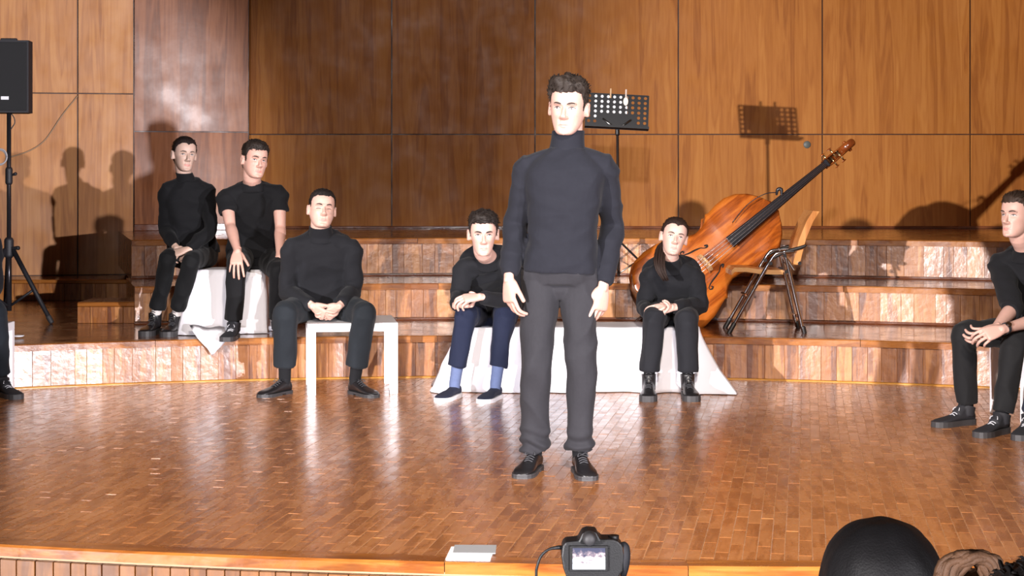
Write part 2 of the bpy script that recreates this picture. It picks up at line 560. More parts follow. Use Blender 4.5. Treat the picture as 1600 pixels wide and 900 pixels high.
ll = panel_wall('wall_left', ((xw(-190, YLL), YLL), (xw(209, YL), YL)), [.455, HC + (YH - 146) * 14.9 / F, 3.6, 5.0], [0, .46, .775, 1], 'left wall of veneer panels, lightened to stand for lamp light', WALLL, seed=6)
# skirting where the wing meets the top tier
t = V((xw(389, YR_) - xw(209, YL), YR_ - YL, 0)); cc = V(((xw(389, YR_) + xw(209, YL)) / 2, (YL + YR_) / 2, H3 + .03))
o = MB().box(cc + V((t.y, -t.x, 0)).normalized() * .012, (t.length, .02, .06), Matrix.Rotation(math.atan2(t.y, t.x), 3, 'Z'), bev=.006).build('baseboard_wing', TREAD); struct(o, 'dark skirting below the angled panel')
o = MB().box(((x0 + x1) / 2, WY - .012, H3 + .012), (x1 - x0, .024, .024), bev=.004).build('baseboard_back', TREAD); struct(o, 'low dark skirting along the back wall')
# the hall round the stage, out of the picture: proscenium piers and ceiling
o = MB().box((-8.77, 5.1, 2.2), (5.0, .3, 5.8)).build('wall_proscenium_left', PLAST); struct(o, 'proscenium wall left of the stage opening')
o = MB().box((8.3, 5.1, 2.2), (4.4, .3, 5.8)).build('wall_proscenium_right', PLAST); struct(o, 'proscenium wall right of the stage opening')
o = MB().box((0, 10.4, 5.15), (14, 11, .15)).build('ceiling', PLAST); struct(o, 'ceiling over the stage')
o = MB().box((6.4, 12.0, 2.3), (.15, 8, 5.6)).build('wall_right', WALL); struct(o, 'right side wall of the stage')
# small things on the walls
o = MB().lathe([(.0, -.012), (.028, -.012), (.034, -.006), (.036, .0)], W(1261, 226, WY - .0), 20, 'Y').build('wall_socket', plain('socket_grey', (.10, .11, .10), .5), smooth=True)
tag(o, 'small round grey socket in the back wall above the double bass neck', 'socket')
def yl(px): return YLL + (YL - YLL) * (px + 190) / 399 - .012
pts = [(121, 150), (113, 160), (104, 171), (93, 186), (82, 203), (71, 218), (58, 229), (40, 238), (14, 246)]
o = MB().tube([W(a, b, yl(a)) for a, b in pts], .006, 8, dens=4).build('wall_cable', plain('cable_beige', (.30, .19, .11), .6), smooth=True)
tag(o, 'thin brown cable sagging across the left wall behind the loudspeaker', 'cable')
# ---------------------------------------------------------------- people
def remesh(mb, voxel, smooth=2, fac=.5):
    me = mb.mesh('tmp')
    bm = bmesh.new(); bm.from_mesh(me); bmesh.ops.recalc_face_normals(bm, faces=bm.faces); bm.to_mesh(me); bm.free()
    ob = bpy.data.objects.new('tmp', me)
    C.objects.link(ob)
    md = ob.modifiers.new('r', 'REMESH'); md.mode = 'VOXEL'; md.voxel_size = voxel; md.adaptivity = 0
    if smooth:
        sm = ob.modifiers.new('s', 'SMOOTH'); sm.iterations = smooth; sm.factor = fac
    dg = bpy.context.evaluated_depsgraph_get()
    ev = ob.evaluated_get(dg)
    e = ev.to_mesh()
    n = len(e.vertices)
    co = np.empty(n * 3, np.float32); e.vertices.foreach_get('co', co)
    nr = np.empty(n * 3, np.float32); e.vertices.foreach_get('normal', nr)
    fs = [tuple(p.vertices) for p in e.polygons]
    ev.to_mesh_clear()
    bpy.data.objects.remove(ob); bpy.data.meshes.remove(me)
    return co.reshape(-1, 3), nr.reshape(-1, 3), fs
def wrinkle(co, nr, amp, scale, seed, stretch=(1, 1, 1), bunch=0):
    out = np.array(co)
    o = V((seed * 3.1, seed * 1.7, seed * .9))
    for i in range(len(co)):
        p = V(co[i])
        q = V((p.x * stretch[0], p.y * stretch[1], p.z * stretch[2])) * scale + o
        w = noise.noise(q + V((noise.noise(q * .5), noise.noise(q * .5 + V((5, 2, 1))), 0)) * 1.3)
        k = (1 - abs(w) * 2.2)
        if bunch and p.z < bunch:
            f = (bunch - p.z) / bunch
            amp2 = .010 * min(1, f * 2.2) * sin(p.z * 105 + 2.2 * noise.noise(V((p.x * 9, p.y * 9, p.z * 5))) * 2)
        else: amp2 = 0
        out[i] = co[i] + nr[i] * amp2 + nr[i] * amp * (k * .7 + noise.noise(q * 2.3) * .5 - .25)
    return out
def mbof(co, fs, mi=0):
    m = MB(); m.v = [tuple(p) for p in co.tolist()]; m.f = list(fs); m.mi = [mi] * len(fs)
    return m
def rotm(yaw, pitch, roll):
    """columns: local x, y (face), z (crown); yaw>0 turns to picture right, pitch>0 looks up, roll>0 tips the crown to picture right"""
    M = Matrix(((-1, 0, 0), (0, -1, 0), (0, 0, 1)))
    return Matrix.Rotation(R(yaw), 3, 'Z') @ Matrix.Rotation(R(roll), 3, 'Y') @ Matrix.Rotation(-R(pitch), 3, 'X') @ M

def lin(x, tab):
    if x <= tab[0][0]: return tab[0][1]
    for (a, va), (b, vb) in zip(tab, tab[1:]):
        if x <= b: return va + (vb - va) * (x - a) / (b - a)
    return tab[-1][1]
HEAD = [  # z, half width, front, back
    (-.113, .020, .080, .030), (-.108, .032, .0875, .010), (-.097, .043, .0905, -.018), (-.080, .0525, .0895, -.045),
    (-.058, .0605, .0885, -.068), (-.030, .0675, .0885, -.086), (0.0, .0715, .0895, -.096), (.030, .0735, .0925, -.100),
    (.060, .0715, .0885, -.098), (.085, .0630, .0745, -.088), (.104, .0480, .0540, -.070), (.116, .0290, .0300, -.047), (.1205, .010, .006, -.020)]
def make_head(sp, neck_local):
    """continuous head and neck in head space; returns verts, normals, faces"""
    mb = MB()
    secs = []
    jw = sp.get('jaw', 1.0)
    for z, w, f, b in HEAD:
        k = jw if z < -.02 else 1
        secs.append((V((0, (f + b) / 2, z)), V((w * k, 0, 0)), V((0, (f - b) / 2, 0)), 2.25))
    mb.loft(secs, 40, dens=4)
    # neck down into the collar
    nl = V(neck_local)
    top = V((0, -.028, -.03)); mid = V((0, -.022, -.095))
    nk = sp.get('neckr', .054)
    d = (nl - mid)
    mb.tube([top, mid, mid + d * .5, nl, nl + d.normalized() * .04], [.058, nk, nk * .98, nk * 1.06, nk * 1.2], 28, dens=4)
    # nose
    ns = sp.get('nose', 1.0)
    mb.loft([((0, .082, .012), (.0075, 0, 0), (0, .012, 0)), ((0, .089, -.006), (.0075, 0, 0), (0, .012, .002)), ((0, .0965 + .004 * ns, -.024), (.010, 0, 0), (0, .0125, .003)),
             ((0, .101 + .007 * ns, -.037), (.0125, 0, 0), (0, .0125, .005)), ((0, .097 + .004 * ns, -.0435), (.0145, 0, 0), (0, .0135, .003)), ((0, .088, -.049), (.009, 0, 0), (0, .008, 0))], 16, dens=3)
    for sx in (-1, 1):
        mb.tube([(sx * .0125, .096, -.040), (sx * .013, .089, -.041)], [.0062, .007], 10, rounded=True)
        # ears: rim, lobe and bowl
        c = V((sx * .0735, -.006, -.006))
        mb.loft([(c + V((-sx * .006, .004, 0)), (0, .011, .003), (0, -.003, .026)), (c + V((sx * .004, -.002, .001)), (0, .0145, .003), (0, -.004, .030)),
                 (c + V((sx * .012, -.007, .002)), (0, .0145, .003), (0, -.004, .031)), (c + V((sx * .016, -.009, .002)), (0, .010, .002), (0, -.003, .025))], 16, dens=2)
    # brow ridge, lips, chin
    mb.tube([(-.046, .074, .017), (-.026, .0865, .020), (0, .089, .016), (.026, .0865, .020), (.046, .074, .017)], [q * sp.get('ridge', 1.0) for q in (.006, .0085, .0075, .0085, .006)], 12, dens=3)
    op = sp.get('mouth', 0)
    mb.tube([(-.026, .0775, -.0705), (-.011, .0872, -.0675), (0, .0882, -.0683), (.011, .0872, -.0675), (.026, .0775, -.0705)], [.0022, .0042, .0040, .0042, .0022], 10, dens=3)
    mb.tube([(-.024, .0775, -.0725 - op), (-.010, .0855, -.0755 - op), (0, .0866, -.0762 - op), (.010, .0855, -.0755 - op), (.024, .0775, -.0725 - op)], [.0022, .0045, .0050, .0045, .0022], 10, dens=3)
    mb.tube([(-.012, .080, -.100), (0, .083, -.101), (.012, .080, -.100)], [.011, .0125, .011], 12, rounded=True)
    co, nr, fs = remesh(mb, .0029, 2, .5)
    co = np.array(co, np.float64)
    x, y, z = co[:, 0], co[:, 1], co[:, 2]
    front = (y > .03)
    def g(cx, cz, sx, sz): return np.exp(-(((x - cx) / sx) ** 2 + ((z - cz) / sz) ** 2)) * front
    dy = np.zeros(len(co))
    for s in (-1, 1):
        dy -= .0105 * g(s * .031, .001, .016, .0105)          # eye sockets
        dy += .0050 * g(s * .031, .0005, .0115, .0070)        # the lids over the eyeball
        dy += .0035 * g(s * .045, -.024, .017, .014)          # cheekbones
        dy -= .0040 * sp.get('ridge', 1.0) ** 3 * g(s * .043, -.062, .014, .022)          # hollow cheeks
        dy -= .0025 * g(s * .018, -.052, .006, .014)
    dy -= .0045 * g(0, -.0715 - op * .5, .020, .0016 + op * .6)   # line of the mouth
    dy -= .0030 * g(0, -.088, .018, .006)                     # fold over the chin
    dy -= .0018 * g(0, -.057, .0045, .005)
    co[:, 1] += dy
    for s in (-1, 1):                                          # bowl of the ear
        d2 = ((y + .010) / .0075) ** 2 + ((z + .001) / .016) ** 2
        co[:, 0] -= s * .006 * np.exp(-d2) * ((x * s) > .080)
    return co, nr, fs
def head_parts(sp, co, fs):
    """lips mask and helpers that read the face surface"""
    bvh = BVHTree.FromPolygons([tuple(p) for p in co.tolist()], fs)
    def surf(x, z, lift=0.0):
        h = bvh.ray_cast(V((x, .3, z)), V((0, -1, 0)))
        return V((x, (h[0].y if h[0] else .085) + lift, z))
    return surf
def ellipse_patch(mb, surf, c, rx, rz, lift, bulge, mi, n=20, tilt=0, cut=None):
    """lens lying on the face, almond shaped"""
    vs = []; fs = []
    rings = 4
    cz = c[1]
    vs.append(surf(c[0], cz, lift + bulge))
    for r in range(1, rings + 1):
        f = r / rings
        for k in range(n):
            a = 2 * pi * k / n
            dx = cos(a) * rx * f
            dz = sin(a) * rz * f * (1 - .35 * abs(cos(a)) ** 3) + tilt * dx
            q = surf(c[0] + dx, cz + dz, 0)
            q.y += lift * (1 - f ** 3) + bulge * (1 - f * f) - .0012 * (f == 1)
            vs.append(q)
    for k in range(n): fs.append((0, 1 + k, 1 + (k + 1) % n))
    for r in range(rings - 1):
        for k in range(n):
            a = 1 + r * n; b = a + n
            fs.append((a + k, b + k, b + (k + 1) % n, a + (k + 1) % n))
    mb.add(vs, fs, mi)

def finger(mb, base, d, n, lens, curls, r):
    """chain that bends towards the palm normal n"""
    pts = [V(base)]; dd = V(d).normalized(); ax = dd.cross(n).normalized()
    rad = [r * 1.08]
    for L, cu in zip(lens, curls):
        dd = Matrix.Rotation(R(cu), 3, ax) @ dd
        pts.append(pts[-1] + dd * L)
        rad.append(rad[-1] * .92)
    mb.tube(pts, rad, 12, dens=3, rounded=True)
def hand(mb, wr, d, n, right, curl=(25, 30, 20), spread=4, thumb=(35, 20, 15), sc=1.0, fan=(0, 4, 8, 14)):
    """palm, four unequal fingers and a thumb; wr wrist, d finger direction, n out of the palm"""
    d = V(d).normalized(); n = V(n); n = (n - d * n.dot(d)).normalized()
    t = d.cross(n) if right else n.cross(d)      # towards the thumb
    wr = V(wr)
    mb.loft([(wr - d * .03 * sc, t * .026 * sc, n * .019 * sc), (wr, t * .028 * sc, n * .019 * sc), (wr + d * .03 * sc, t * .036 * sc, n * .0175 * sc, 2.4),
             (wr + d * .07 * sc, t * .042 * sc, n * .0145 * sc, 2.6), (wr + d * .095 * sc, t * .041 * sc, n * .0115 * sc, 2.6), (wr + d * .103 * sc, t * .034 * sc, n * .007 * sc)], 20, dens=2)
    spec = [(.0325, .094, (.043, .026, .022), .0088), (.011, .099, (.048, .030, .023), .0091), (-.011, .096, (.044, .028, .023), .0087), (-.0315, .087, (.034, .021, .020), .0077)]
    for i, (o, l, ls, r) in enumerate(spec):
        fd = (d + t * (1.5 - i) * R(spread)).normalized()
        cu = [c + fan[i] * .7 for c in curl]
        finger(mb, wr + d * (l - .012) * sc + t * o * sc, fd, n, [q * sc for q in (ls[0] + .012, ls[1], ls[2])], cu, r * sc)
    # ball of the thumb and the thumb from the side of the palm
    b = wr + d * .022 * sc + t * .026 * sc + n * .006 * sc
    td = (d * cos(R(thumb[0])) + t * sin(R(thumb[0])) + n * .35).normalized()
    mb.tube([wr + d * .01 * sc + t * .012 * sc + n * .006 * sc, b, b + td * .030 * sc], [.015 * sc, .0165 * sc, .0125 * sc], 12, dens=2, rounded=True)
    ax = td.cross(-t + n * .4).normalized()
    p = b + td * .030 * sc; pts = [b + td * .012 * sc, p]; rad = [.0125 * sc, .0115 * sc]
    for L, cu in ((.032, thumb[1]), (.026, thumb[2])):
        td = Matrix.Rotation(R(cu), 3, ax) @ td
        p = p + td * L * sc; pts.append(p); rad.append(rad[-1] * .9)
    mb.tube(pts, rad, 12, dens=3, rounded=True)

SKIN = {}
def skin_mat(key, col):
    col = tuple(c * .74 for c in col)
    return plain('skin_' + key, col, .48, spec=.35, bump=.15, bscale=260, sss=.12, var=.05)
def cloth_mat(key, col, rough=.85, sheen=.04):
    if max(col) < .08: col = tuple(c * .5 for c in col)
    return plain('cloth_' + key, col, rough, spec=.2, bump=.35, bscale=420, var=.10, sheen=sheen)
LEATHER = plain('black_leather', (.010, .009, .010), .32, bump=.15, bscale=120, coat=.2)
SUEDE = plain('black_suede', (.013, .013, .017), .75, bump=.3, bscale=300)
RUBBER = plain('dark_rubber', (.035, .033, .035), .6)
RUBBERW = plain('white_rubber', (.80, .78, .80), .6)
LACE = plain('lace_black', (.03, .03, .035), .7)
LACEW = plain('lace_pale', (.45, .45, .48), .7)

def shoe(root, heel, yaw, kind, name='shoe', pitch=0, sc=1.0):
    """heel: ground point under the heel's back; yaw: degrees, 0 = towards the viewer, + = picture right"""
    fw = V((sin(R(yaw)), -cos(R(yaw)), 0)); sd = V((-fw.y, fw.x, 0)); up = V((0, 0, 1))
    heel = V(heel)
    P = lambda u, s_, z: heel + fw * u * sc + sd * s_ * sc + up * z * sc
    boot = kind == 'boot'
    ms = {'dress': .018, 'boot': .036, 'slip': .022, 'sneaker': .028}[kind]
    secs = []
    prof = [(.004, .024, .060), (.02, .033, .082), (.05, .0355, .088), (.085, .0355, .086), (.12, .037, .072), (.16, .0425, .058), (.20, .0475, .049), (.235, .0475, .043), (.262, .041, .037), (.28, .029, .029), (.289, .012, .021)]
    if kind == 'slip': prof = [(u, w, z * (.82 if .03 < u < .13 else .95)) for u, w, z in prof]
    if boot: prof = [(u, w * 1.08, z + .014) for u, w, z in prof]
    for u, w, z in prof:
        zc = (ms - .004 + z) / 2
        secs.append((P(u, 0, zc), sd * w * sc, up * (z - ms + .004) / 2 * sc, 2.5))
    mb = MB(); mb.loft(secs, 22, dens=3)
    if boot or kind == 'sneaker':
        hh = .155 if boot else .105
        mb.tube([P(.055, 0, .05), P(.05, 0, .09), P(.046, 0, hh)], [.046 * sc, .047 * sc, .050 * sc], 20, dens=2)
        mb.tube([P(.12, 0, .055), P(.085, 0, .085), P(.068, 0, hh - .01)], [.035 * sc, .032 * sc, .03 * sc], 14, dens=2)
    co, nr, fs = remesh(mb, .0045, 3)
    mat = {'dress': LEATHER, 'boot': LEATHER, 'slip': plain('navy_canvas', (.012, .015, .035), .8, bump=.3, bscale=300), 'sneaker': SUEDE}[kind]
    o = mbof(co, fs).build(name, mat, root, smooth=True)
    # sole with its heel
    sm = MB()
    ou = [(u, w * (1.07 if not boot else 1.12) + .002) for u, w, z in prof]
    ring = [(u, w) for u, w in ou] + [(u, -w) for u, w in reversed(ou)]
    n = len(ring)
    def slab(z0, z1, rg):
        vs = [P(u, w, z0) for u, w in rg] + [P(u, w, z1) for u, w in rg]; k = len(rg)
        sm.add(vs, [tuple(reversed(range(k))), tuple(range(k, 2 * k))] + [(i, (i + 1) % k, k + (i + 1) % k, k + i) for i in range(k)])
    if kind == 'dress':
        slab(.010, ms + .002, ring)
        slab(0, .012, [(u, w) for u, w in ring if u > .115])
        slab(0, .012, [(u, w) for u, w in ring if u < .09])
    else:
        slab(0, ms + .003, ring)
    sm.build('sole', {'slip': RUBBERW}.get(kind, RUBBER), o, fix=True)
    if kind != 'slip':
        lm = MB()
        rows = [(.155, .063), (.138, .070), (.121, .077), (.105, .086)]
        if boot: rows += [(.108, .112), (.103, .132), (.10, .150)]
        for u, z in rows:
            z += .016 if boot else 0
            lm.tube([P(u, -.02, z - .006), P(u, 0, z + .002), P(u, .02, z - .006)], .0028 * sc, 6, dens=3)
        for s in (-1, 1):
            u, z = rows[min(3, len(rows) - 1)]
            z += .016 if boot else 0
            lm.tube([P(u, 0, z + .003), P(u + .012, s * .016, z + .012), P(u + .024, s * .024, z - .002), P(u + .012, s * .012, z + .001)], .0024 * sc, 6, dens=3)
        lm.build('laces', LACEW if kind == 'sneaker' else LACE, o, smooth=True)
    return o

TORSO = [  # t along the spine, half width, half depth
    (-.10, .150, .105), (0.0, .176, .122), (.12, .172, .120), (.28, .158, .112), (.45, .162, .116), (.62, .176, .124), (.76, .178, .120), (.86, .158, .104), (.93, .118, .086), (1.0, .074, .066)]
WLOG = []
def person(label, group, sp):
    """sp: joints in metres (see the calls). side a is picture left, side b picture right"""
    fwd = sp.get('away', False)
    ws = sp.get('ws', 1.0)
    pel, nb = V(sp['pel']), V(sp['neck'])
    g0 = (V(sp['heel_a']) + V(sp['heel_b'])) / 2
    root = empty('person', g0)
    tag(root, label, 'person', group)
    fy = R(sp.get('face', 0)); hy = R(sp.get('hipface', sp.get('face', 0)))
    rl = R(sp.get('shroll', 0))
    sideN = V((cos(fy) * cos(rl), sin(fy) * cos(rl), -sin(rl)))       # from a to b
    sideP = V((cos(hy), sin(hy), 0))
    sw = sp.get('sw', .168) * ws; hw = .088 * ws
    tdir = (nb - pel).normalized()
    front = tdir.cross(sideN).normalized() if not fwd else sideN.cross(tdir).normalized()
    if (front.y > 0) != fwd: front = -front
    mid = (pel + nb) / 2 - front * sp.get('slouch', .03)
    def spine(t):
        if t < 0: return pel + (mid - pel).normalized() * (t * (nb - pel).length)
        return pel * (1 - t) ** 2 + (mid * 2 - (pel + nb) / 2) * 2 * t * (1 - t) + nb * t * t
    def sections(grow, t0=-.1, depth=1.0, hem=0, t1=1.0):
        out = []
        for t, w, d in TORSO:
            if t < t0 - 1e-6 or t > t1: continue
            c = spine(t); tn = (spine(t + .02) - spine(t - .02)).normalized()
            k = max(0, min(1, t))
            s_ = (sideP * (1 - k) + sideN * k); s_ = (s_ - tn * s_.dot(tn)).normalized()
            f_ = tn.cross(s_).normalized()
            g = grow if t < .9 else grow * .5
            w = w * (1 - (1 - sp.get('tw', 1.0)) * (t < .7))
            out.append((c, s_ * (w * ws + g), f_ * (d * ws * depth + g), 2.5))
        return out
    dropv = -tdir * sp.get('drop', .092)
    SA = V(sp['sh_a']) if 'sh_a' in sp else nb - sideN * sw + dropv + front * sp.get('shf', .0)
    SB = V(sp['sh_b']) if 'sh_b' in sp else nb + sideN * sw + dropv + front * sp.get('shf', .0)
    EA, EB, WA, WB = V(sp['el_a']), V(sp['el_b']), V(sp['wr_a']), V(sp['wr_b'])
    HA, HB = pel - sideP * hw, pel + sideP * hw
    KA, KB = V(sp['kn_a']), V(sp['kn_b'])
    sc_f = sp.get('foot', 1.0)
    lift = .024 if sp.get('shoe') == 'boot' else .01
    def ank(h, yw): return V(h) + V((sin(R(yw)), -cos(R(yw)), 0)) * .05 * sc_f + V((0, 0, .085 + lift))
    AA, AB = ank(sp['heel_a'], sp['toe_a']), ank(sp['heel_b'], sp['toe_b'])
    WLOG.append('%-28s arm a %.2f %.2f b %.2f %.2f leg a %.2f %.2f b %.2f %.2f torso %.2f' % (label[:28], (EA - SA).length, (WA - EA).length, (EB - SB).length, (WB - EB).length, (KA - HA).length, (AA - KA).length, (KB - HB).length, (AB - KB).length, (nb - pel).length))
    # ------- skin: one continuous figure
    core = MB()
    core.loft([(c, u * .72, v * .66, e) for c, u, v, e in sections(0, 0.0)], 20, dens=2)
    core.tube([SA, nb + dropv * .7, SB], [.035, .045, .035], 12, dens=3)
    for h_, k_, a_ in ((HA, KA, AA), (HB, KB, AB)):
        core.tube([h_, h_.lerp(k_, .5), k_, k_.lerp(a_, .35), a_, a_ - V((0, 0, .05))], [.062, .055, .043, .042, .028, .026], 14, dens=3, rounded=True)
    co, nr, fs = remesh(core, .012, 2)
    body = mbof(co, fs)
    ar = sp.get('armr', 1.0) * (.93 if ws < .95 else 1)
    hsz = sp.get('hand', 1.0)
    for S_, E_, W_, hk, isright in ((SA, EA, WA, 'hand_a', not fwd), (SB, EB, WB, 'hand_b', fwd)):
        am = MB()
        fd = (W_ - E_).normalized()
        am.tube([S_, S_.lerp(E_, .3), S_.lerp(E_, .75), E_, E_.lerp(W_, .25), E_.lerp(W_, .7), W_, W_ + fd * .015], [.048 * ar, .046 * ar, .040 * ar, .037 * ar, .040 * ar, .030 * ar, .0245 * ar, .024 * ar], 18, dens=3, rounded=True)
        h = sp.get(hk)
        if h: hand(am, W_ + V(h['d']).normalized() * .008, h['d'], h['n'], isright, h.get('curl', (25, 30, 20)), h.get('spread', 4), h.get('thumb', (35, 20, 15)), hsz * h.get('sc', 1.0), h.get('fan', (0, 4, 8, 14)))
        co, nr, fs = remesh(am, .0034, 2, .4)
        body.join(mbof(co, fs))
    hs = sp.get('hs', 1.0)
    HM = Matrix.Translation(V(sp['head'])) @ (rotm(*sp['look']).to_4x4() if not fwd else (Matrix.Rotation(pi, 4, 'Z') @ rotm(*sp['look']).to_4x4())) @ Matrix.Scale(hs, 4)
    nl = HM.inverted() @ (nb + tdir * .0)
    hco, hnr, hfs = make_head(sp, nl)
    surf = head_parts(sp, hco, hfs)
    hd = mbof(hco, hfs)
    op = sp.get('mouth', 0)
    for i, f in enumerate(hfs):
        c = hco[list(f)].mean(axis=0)
        if c[1] > .07:
            w = abs(c[0]) / .0255
            if w < 1:
                top = -.0715 + .0072 * (1 - w ** 1.6) ; bot = -.0715 - op - .0095 * (1 - w ** 2)
                if bot < c[2] < top: hd.mi[i] = 1
    body.join(hd, HM)
    sk = sp.get('skin', (.66, .40, .32))
    key = sp['key']
    bo = body.build('body', [skin_mat(key, sk), plain('lips_' + key, (sk[0] * .78, sk[1] * .52, sk[2] * .55), .4, sss=.1)], root, smooth=True)
    # ------- eyes, brows
    if not fwd:
        gz = sp.get('gaze', (0, 0)); eo = sp.get('eye', 1.0)
        em = [plain('eye_white', (.50, .46, .46), .25), plain('iris_' + key, sp.get('iris', (.035, .018, .010)), .2), plain('lash', (.012, .008, .007), .6)]
        for s in (-1, 1):
            m = MB(); cx = s * .0312
            if eo > .15:
                ellipse_patch(m, surf, (cx, .0005), .0135, .0060 * eo, .0012, .0012, 0)
                ellipse_patch(m, surf, (cx + gz[0] * .006, .0008 + gz[1] * .003), .0066, min(.0060, .0060 * eo), .0026, .0006, 1, 16)
            up = [surf(cx + dx, .0005 + .0062 * max(.25, eo) * (1 - (dx / .0145) ** 2) + (-.001 if eo > .15 else -.004), .0014) for dx in (-.0145, -.009, -.003, .003, .009, .0145)]
            m.tube(up, [.0006, .0015, .0018, .0018, .0016, .0007], 6, mi=2, dens=2)
            m.xf(HM).build('eye', em, bo, smooth=True)
            m = MB()
            pts = [surf(s * dx, .0175 + dz, .0012) for dx, dz in ((.0125, -.001), (.021, .0022), (.031, .0042), (.041, .0035), (.0485, -.001))]
            bw = sp.get('brow', 1.0)
            m.tube(pts, [.0018 * bw, .0034 * bw, .0034 * bw, .0026 * bw, .001 * bw], 8, dens=3, flat=1.0)
            m.xf(HM).build('eyebrow', plain('brow_' + key, sp['hair'], .8), bo, smooth=True)
    # ------- hair
    make_hair(sp, root, HM, hco, hnr, hfs, key)
    # ------- upper garment
    tm = MB()
    st = sp.get('top', 'sweater')
    gr = {'sweater': .016, 'tee': .014}[st] * sp.get('loose', 1.0)
    hemt = sp.get('hem', -.1)
    secs = sections(gr, hemt, sp.get('belly', 1.0))
    tm.loft(secs, 32, dens=3)
    for S_ in (SA, SB):
        tm.tube([nb - tdir * .045, (nb - tdir * .045).lerp(S_, .55) + tdir * .012, S_], [.062 * ws, .058 * ws, .056 * ws], 16, dens=3, rounded=True)
    for S_, E_, W_, side in ((SA, EA, WA, 'a'), (SB, EB, WB, 'b')):
        inn = S_.lerp(nb - tdir * .125, .5)
        k = sp.get('sleeve', 1.0)
        c_ = gr * .75
        if k >= .99:
            e = E_.lerp(W_, .97)
            tm.tube([inn, S_, S_.lerp(E_, .3), S_.lerp(E_, .7), E_, E_.lerp(W_, .3), E_.lerp(W_, .7), E_.lerp(W_, .88), e], [.058 * ws, .058 * ws + c_ * .5, .055 * ar + c_, .050 * ar + c_, .047 * ar + c_, .046 * ar + c_, .038 * ar + c_, .036 * ar + c_ * .8, .029 * ar + c_ * .8], 20, dens=3)
        elif k > .5:
            e = E_.lerp(W_, (k - .5) * 2)
            tm.tube([inn, S_, S_.lerp(E_, .3), S_.lerp(E_, .7), E_, e], [.058 * ws, .058 * ws + c_ * .5, .055 * ar + c_, .050 * ar + c_, .047 * ar + c_, .044 * ar + c_], 20, dens=3)
        else:
            e = S_.lerp(E_, k * 2)
            tm.tube([inn, S_, S_.lerp(e, .5), e], [.058 * ws, .060 * ws + c_ * .4, .055 * ar + c_, .057 * ar + c_], 20, dens=3)
    co, nr, fs = remesh(tm, sp.get('vox', .0085), 3)
    co = wrinkle(co, nr, sp.get('wr', .009) * 1.3, 6.0, len(WLOG), (1, 1, 1.5))
    tone = sp['topcol']
    to = mbof(co, fs).build('sweater' if st == 'sweater' else 't_shirt', cloth_mat('top_' + key, tone), root, smooth=True)
    # collar
    cm = MB()
    hb = HM @ V((0, -.022, -.095))
    cd = (hb - nb)
    ch = {'turtle': 1.0, 'crew': .22, 'mock': .62}[sp.get('collar', 'turtle')]
    n1 = nb - tdir * .035; n2 = nb + cd * ch
    cr = sp.get('neckr', .054) * hs
    xs_ = sideN
    f1 = front
    fl = .012 if sp.get('collar') != 'crew' else .02
    cm.loft([(n1, xs_ * (cr + .040), f1 * (cr + .026)), (nb - tdir * .008 + cd * .0, xs_ * (cr + fl + .008), f1 * (cr + fl)), (nb.lerp(n2, .5), xs_ * (cr + .0115), f1 * (cr + .0115)), (nb.lerp(n2, .93), xs_ * (cr + .010), f1 * (cr + .010)), (n2, xs_ * (cr + .006), f1 * (cr + .006))], 28, dens=4)
    cm.build('collar', cloth_mat('top_' + key, tone), to, smooth=True)
    # ------- trousers
    pm = MB()
    tg = sp.get('trouser', 1.0)
    pm.loft([(c, u, v, e) for c, u, v, e in sections(.006, -.1, 1.0, t1=.13)] if sp.get('stand') else [(c, u, v, e) for c, u, v, e in sections(.004, -.1, .95, t1=.13)], 28, dens=2)
    pm.tube([HA, HB], [.105 * ws, .105 * ws], 18, rounded=True)
    if sp.get('stand'):
        pm.tube([pel + V((0, 0, .06)), pel - V((0, 0, .06))], [.12 * ws, .085 * ws], 18, rounded=True)
    for h_, k_, a_ in ((HA, KA, AA), (HB, KB, AB)):
        e = k_.lerp(a_, sp.get('hemleg', .93))
        pm.tube([h_, h_.lerp(k_, .35), h_.lerp(k_, .8), k_, k_.lerp(e, .2), k_.lerp(e, .55), k_.lerp(e, .85), e], [q * ws for q in (.094, .084 * (tg * .5 + .5), .072 * (tg * .5 + .5), .066 * tg, .065 * tg, .061 * tg, .059 * tg * sp.get('cuff', 1.0), .060 * tg * sp.get('cuff', 1.0))], 22, dens=3)
    co, nr, fs = remesh(pm, sp.get('vox', .0085), 3)
    co = wrinkle(co, nr, sp.get('wrl', .0085) * 1.3, 5.5, len(WLOG) + 20, (1.2, 1.2, .75), sp.get('bunch', 0))
    mbof(co, fs).build('trousers', cloth_mat('leg_' + key, sp['legcol'], .8), root, smooth=True)
    # ------- socks and shoes
    for k_, a_, hl, yw in ((KA, AA, sp['heel_a'], sp['toe_a']), (KB, AB, sp['heel_b'], sp['toe_b'])):
        m = MB()
        m.tube([a_.lerp(k_, .35), a_.lerp(k_, .1), a_, V(hl) + V((sin(R(yw)), -cos(R(yw)), 0)) * .06 * sc_f + V((0, 0, .055))], [.041 * ws, .037 * ws, .0365 * ws, .034 * ws], 18, dens=4)
        m.build('sock', cloth_mat('sock_' + key, sp.get('sock', (.012, .012, .015))), root, smooth=True)
        shoe(root, hl, yw, sp.get('shoe', 'dress'), 'boot' if sp.get('shoe') == 'boot' else 'shoe', 0, sc_f)
    return root

